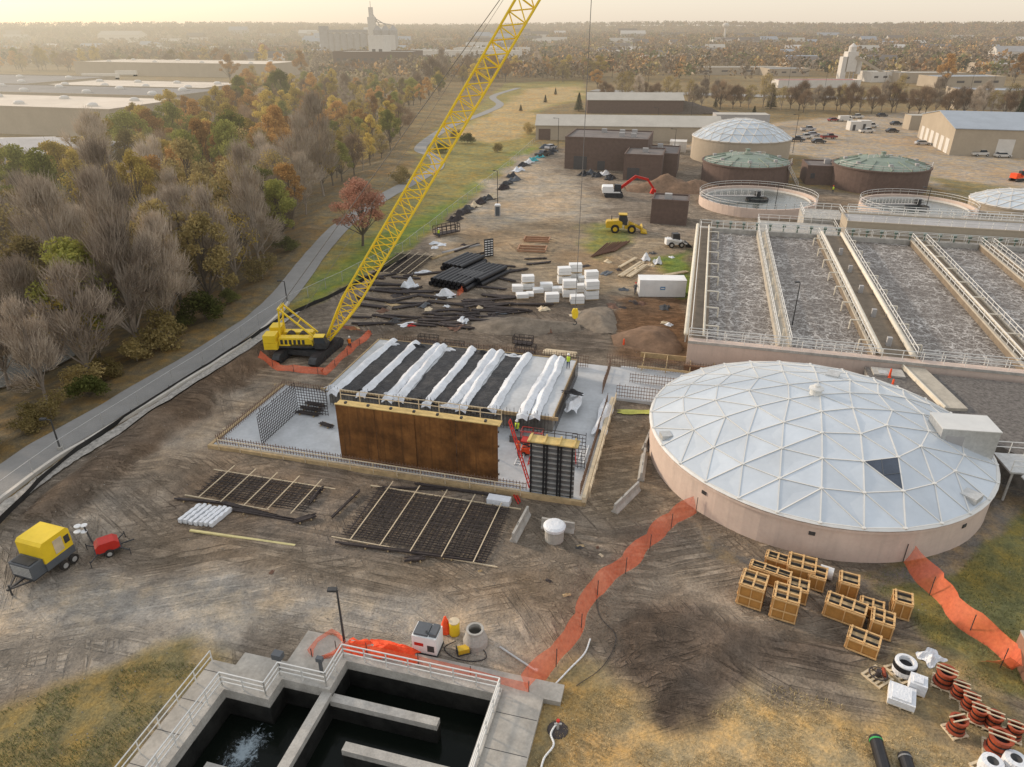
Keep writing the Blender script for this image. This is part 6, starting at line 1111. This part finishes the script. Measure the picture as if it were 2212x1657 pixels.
for px,py in ((498,178),(655,170),(2040,190),(2190,180)): place(('or',1),*g(px,py),1.5,'standing alone among distant buildings','lone orange trees among distant buildings')
for k,p in list(PROT.items()):
    if k not in USED:
        for c in list(p.children): D.objects.remove(c)
        D.objects.remove(p)
q=np.random.default_rng(21); nt_=25000; r_=330+ (q.uniform(0,1,nt_)**1.35)*3300; an=q.uniform(-.72,.72,nt_); xx=r_*np.sin(an)*1.05; yy=r_*np.cos(an)
py_=828.5+F*((H)*cp-yy*sp)/(yy*cp+H*sp); px_=1106+F*xx/(yy*cp+H*sp)
keep=(py_<176)
keep&=~((px_>1290)&(py_>155)&(q.uniform(0,1,nt_)<.4)); keep&=~((px_<660)&(py_>146)); keep&=~((px_>1000)&(px_<1290)&(py_>178))
for bx_,by_,br in TB: keep&=~((np.abs(xx-bx_)<br+3)&(yy<by_+br+4)&(yy>by_-br-28))
for bx_,by_,br in [(gxy[0]+50,gxy[1],55),(g(1830,176)[0]+10,g(1830,176)[1],22),(g(930,140)[0],g(930,140)[1],95),(g(760,152)[0],g(760,152)[1],40)]: keep&=~((np.abs(xx-bx_)<br)&(yy<by_+20)&(yy>by_-60))
xx,yy=xx[keep],yy[keep]; n_=len(xx); zz=hz(xx,yy); sz=q.uniform(.65,1.25,n_)*(1+np.hypot(xx,yy)/6000); K=26
d=q.normal(size=(n_,K,3)); d/=np.linalg.norm(d,axis=2)[...,None]; d[...,2]=d[...,2]*.85
cpos=np.stack([xx,yy,zz+6.*sz],1)[:,None,:]+d*(5.2*sz)[:,None,None]*q.uniform(.45,1,(n_,K,1)); a_=q.normal(size=(n_,K,3)); a_/=np.linalg.norm(a_,axis=2)[...,None]; b_=np.cross(a_,q.normal(size=(n_,K,3))); b_/=np.linalg.norm(b_,axis=2)[...,None]; s_=(1.25*sz)[:,None,None]*q.uniform(.6,1.3,(n_,K,1))
V=np.stack([cpos-a_*s_,cpos-b_*s_*.7,cpos+a_*s_,cpos+b_*s_*.7],2).reshape(-1,4,3)
pal=np.array([(.38,.23,.1),(.27,.2,.12),(.23,.18,.13),(.34,.27,.12),(.15,.16,.07),(.2,.16,.12),(.26,.15,.08),(.05,.06,.04)]); ci=q.choice(8,n_,p=[.13,.2,.22,.1,.12,.14,.05,.04]); cb=pal[ci][:,None,:]*q.uniform(.6,1.3,(n_,K,1)); cb=np.concatenate([cb,np.ones((n_,K,1))],2).reshape(-1,4)
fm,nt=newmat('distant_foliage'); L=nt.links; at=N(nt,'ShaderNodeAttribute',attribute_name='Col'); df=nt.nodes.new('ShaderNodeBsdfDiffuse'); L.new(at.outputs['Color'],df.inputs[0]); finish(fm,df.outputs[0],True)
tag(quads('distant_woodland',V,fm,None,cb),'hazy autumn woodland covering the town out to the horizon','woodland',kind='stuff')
# ---------- stuff: stones and grass near
q=random.Random(4); b=MB(); SP=[(q.uniform(0,2212),q.uniform(560,1640)) for _ in range(2600)]; SP=[(px,py,*g(px,py)) for px,py in SP]
sa=np.array([p[2:] for p in SP]); bad=(sdf([SW(-26.5,5),SW(-4,5),SW(-4,29.8),SW(-18,29.8),SW(-26.5,26.4)],sa[:,0],sa[:,1])>-.1)|(sdf([SW(-41.5,46.8),SW(-5.8,46.8),SW(5,65),SW(5,75),SW(-41,75)],sa[:,0],sa[:,1])>0)|(sdf([SW(0,74),SW(60,74),SW(60,130),SW(0,130)],sa[:,0],sa[:,1])>0)|(sdf(churn,sa[:,0],sa[:,1])>-1)
for (px,py,x,y),bd in zip(SP,bad):
    if bd or (py>1340 and px>1150) or (py<900 and px<600) or (x-26.6)**2+(y-54.3)**2<215: continue
    s_=q.uniform(.03,.07)*(1.5 if q.random()<.05 else 1); z=z1(x,y)
    b.add([(x-s_,y-s_*.7,z-.02),(x+s_,y-s_*.8,z-.02),(x+s_*.8,y+s_,z-.02),(x-s_*.9,y+s_*.8,z-.02),(x+q.uniform(-.3,.3)*s_,y,z+s_*.8)],[(0,1,4),(1,2,4),(2,3,4),(3,0,4)])
tag(b.build('loose_stones',m_stone),'small loose stones scattered over the dirt','stones',kind='stuff')
n=80000; q=np.random.default_rng(8); px=q.uniform(-50,2260,n); py=q.uniform(1180,1680,n); u=(px-1106)/F; v=(py-828.5)/F; t_=H/(sp+v*cp); x=u*t_; y=t_*(cp-v*sp)
m1=sdf(PP([(1110,1700),(1125,1510),(1290,1450),(1450,1490),(1600,1450),(1900,1550),(2100,1650),(2300,1700),(2300,1950),(1000,1950)]),x,y)>0; m2=sdf(PP([(1860,1245),(1980,1220),(2120,1160),(2230,1050),(2400,1200),(2400,1560),(2100,1480),(1960,1335)]),x,y)>0; m3=sdf(PP([(-300,1650),(0,1540),(200,1465),(330,1430),(450,1440),(270,1670),(-200,1900)]),x,y)>0
mm=m1|m2|m3; mm&=fn(x,y,1.2,77)>-.2; mm&=(sdf([SW(-26.5,5),SW(-5,5),SW(-5,29.8),SW(-26.5,26.4)],x,y)<0); mm&=sdf(churn,x,y)<-.5; x,y=x[mm],y[mm]; g2=m2[mm]|m3[mm]; n=len(x); z=hz(x,y); h_=q.uniform(.05,.16,n); a_=q.uniform(0,6.28,n); w_=.022; dx=np.cos(a_)*w_; dy=np.sin(a_)*w_; lx=q.normal(0,.06,n); ly=q.normal(0,.06,n)
V=np.stack([np.stack([x-dx,y-dy,z-.02],1),np.stack([x+dx,y+dy,z-.02],1),np.stack([x+dx*.3+lx,y+dy*.3+ly,z+h_],1),np.stack([x-dx*.3+lx,y-dy*.3+ly,z+h_],1)],1)
col=np.where(g2[:,None],np.array([(.18,.185,.08)]),np.array([(.48,.38,.21)]))*q.uniform(.6,1.3,(n,1)); col=np.concatenate([col,np.ones((n,1))],1)
tag(quads('grass',V,fm,None,col),'short dry and green grass blades','grass',kind='stuff')
# ---------- light, world, camera
el,az=R_(18),R_(-60)
sd_=Vector((math.sin(az)*math.cos(el),math.cos(az)*math.cos(el),math.sin(el)))
lt=D.lights.new('sun','SUN'); lt.energy=3.4; lt.angle=R_(5); lt.color=(1,.82,.64); so=D.objects.new('sun',lt); COL.objects.link(so); so.rotation_euler=(-sd_).to_track_quat('-Z','Y').to_euler()
w=D.worlds.new('World'); S.world=w; w.use_nodes=True; nt=w.node_tree; bg=nt.nodes['Background']; sk=nt.nodes.new('ShaderNodeTexSky'); sk.sky_type='NISHITA'; sk.sun_disc=False; sk.sun_elevation=el; sk.sun_rotation=az; sk.dust_density=1.; sk.air_density=1.; sk.ozone_density=1.
nt.links.new(sk.outputs[0],bg.inputs[0]); bg.inputs[1].default_value=.05
tc=nt.nodes.new('ShaderNodeTexCoord'); sx_=nt.nodes.new('ShaderNodeSeparateXYZ'); nt.links.new(tc.outputs['Generated'],sx_.inputs[0]); ra=nt.nodes.new('ShaderNodeValToRGB'); nt.links.new(sx_.outputs[2],ra.inputs[0]); e=ra.color_ramp.elements; e[0].position=0.; e[0].color=(.68,.59,.5,1); e[1].position=1.; e[1].color=(.72,.74,.78,1); q_=e.new(.08); q_.color=(.74,.68,.62,1); q_=e.new(.3); q_.color=(.82,.79,.76,1)
b2=nt.nodes.new('ShaderNodeBackground'); nt.links.new(ra.outputs[0],b2.inputs[0]); b2.inputs[1].default_value=1.02; ad=nt.nodes.new('ShaderNodeAddShader'); nt.links.new(bg.outputs[0],ad.inputs[0]); nt.links.new(b2.outputs[0],ad.inputs[1]); nt.links.new(ad.outputs[0],nt.nodes['World Output'].inputs[0])
cam=D.cameras.new('camera'); co=D.objects.new('camera',cam); COL.objects.link(co); co.location=(0,0,H); co.rotation_euler=(math.pi/2-P,0,0); cam.sensor_width=36; cam.lens=F/2212*36; cam.clip_end=9000; S.camera=co
S.view_settings.view_transform='Standard'; S.view_settings.look='None'; S.view_settings.exposure=0
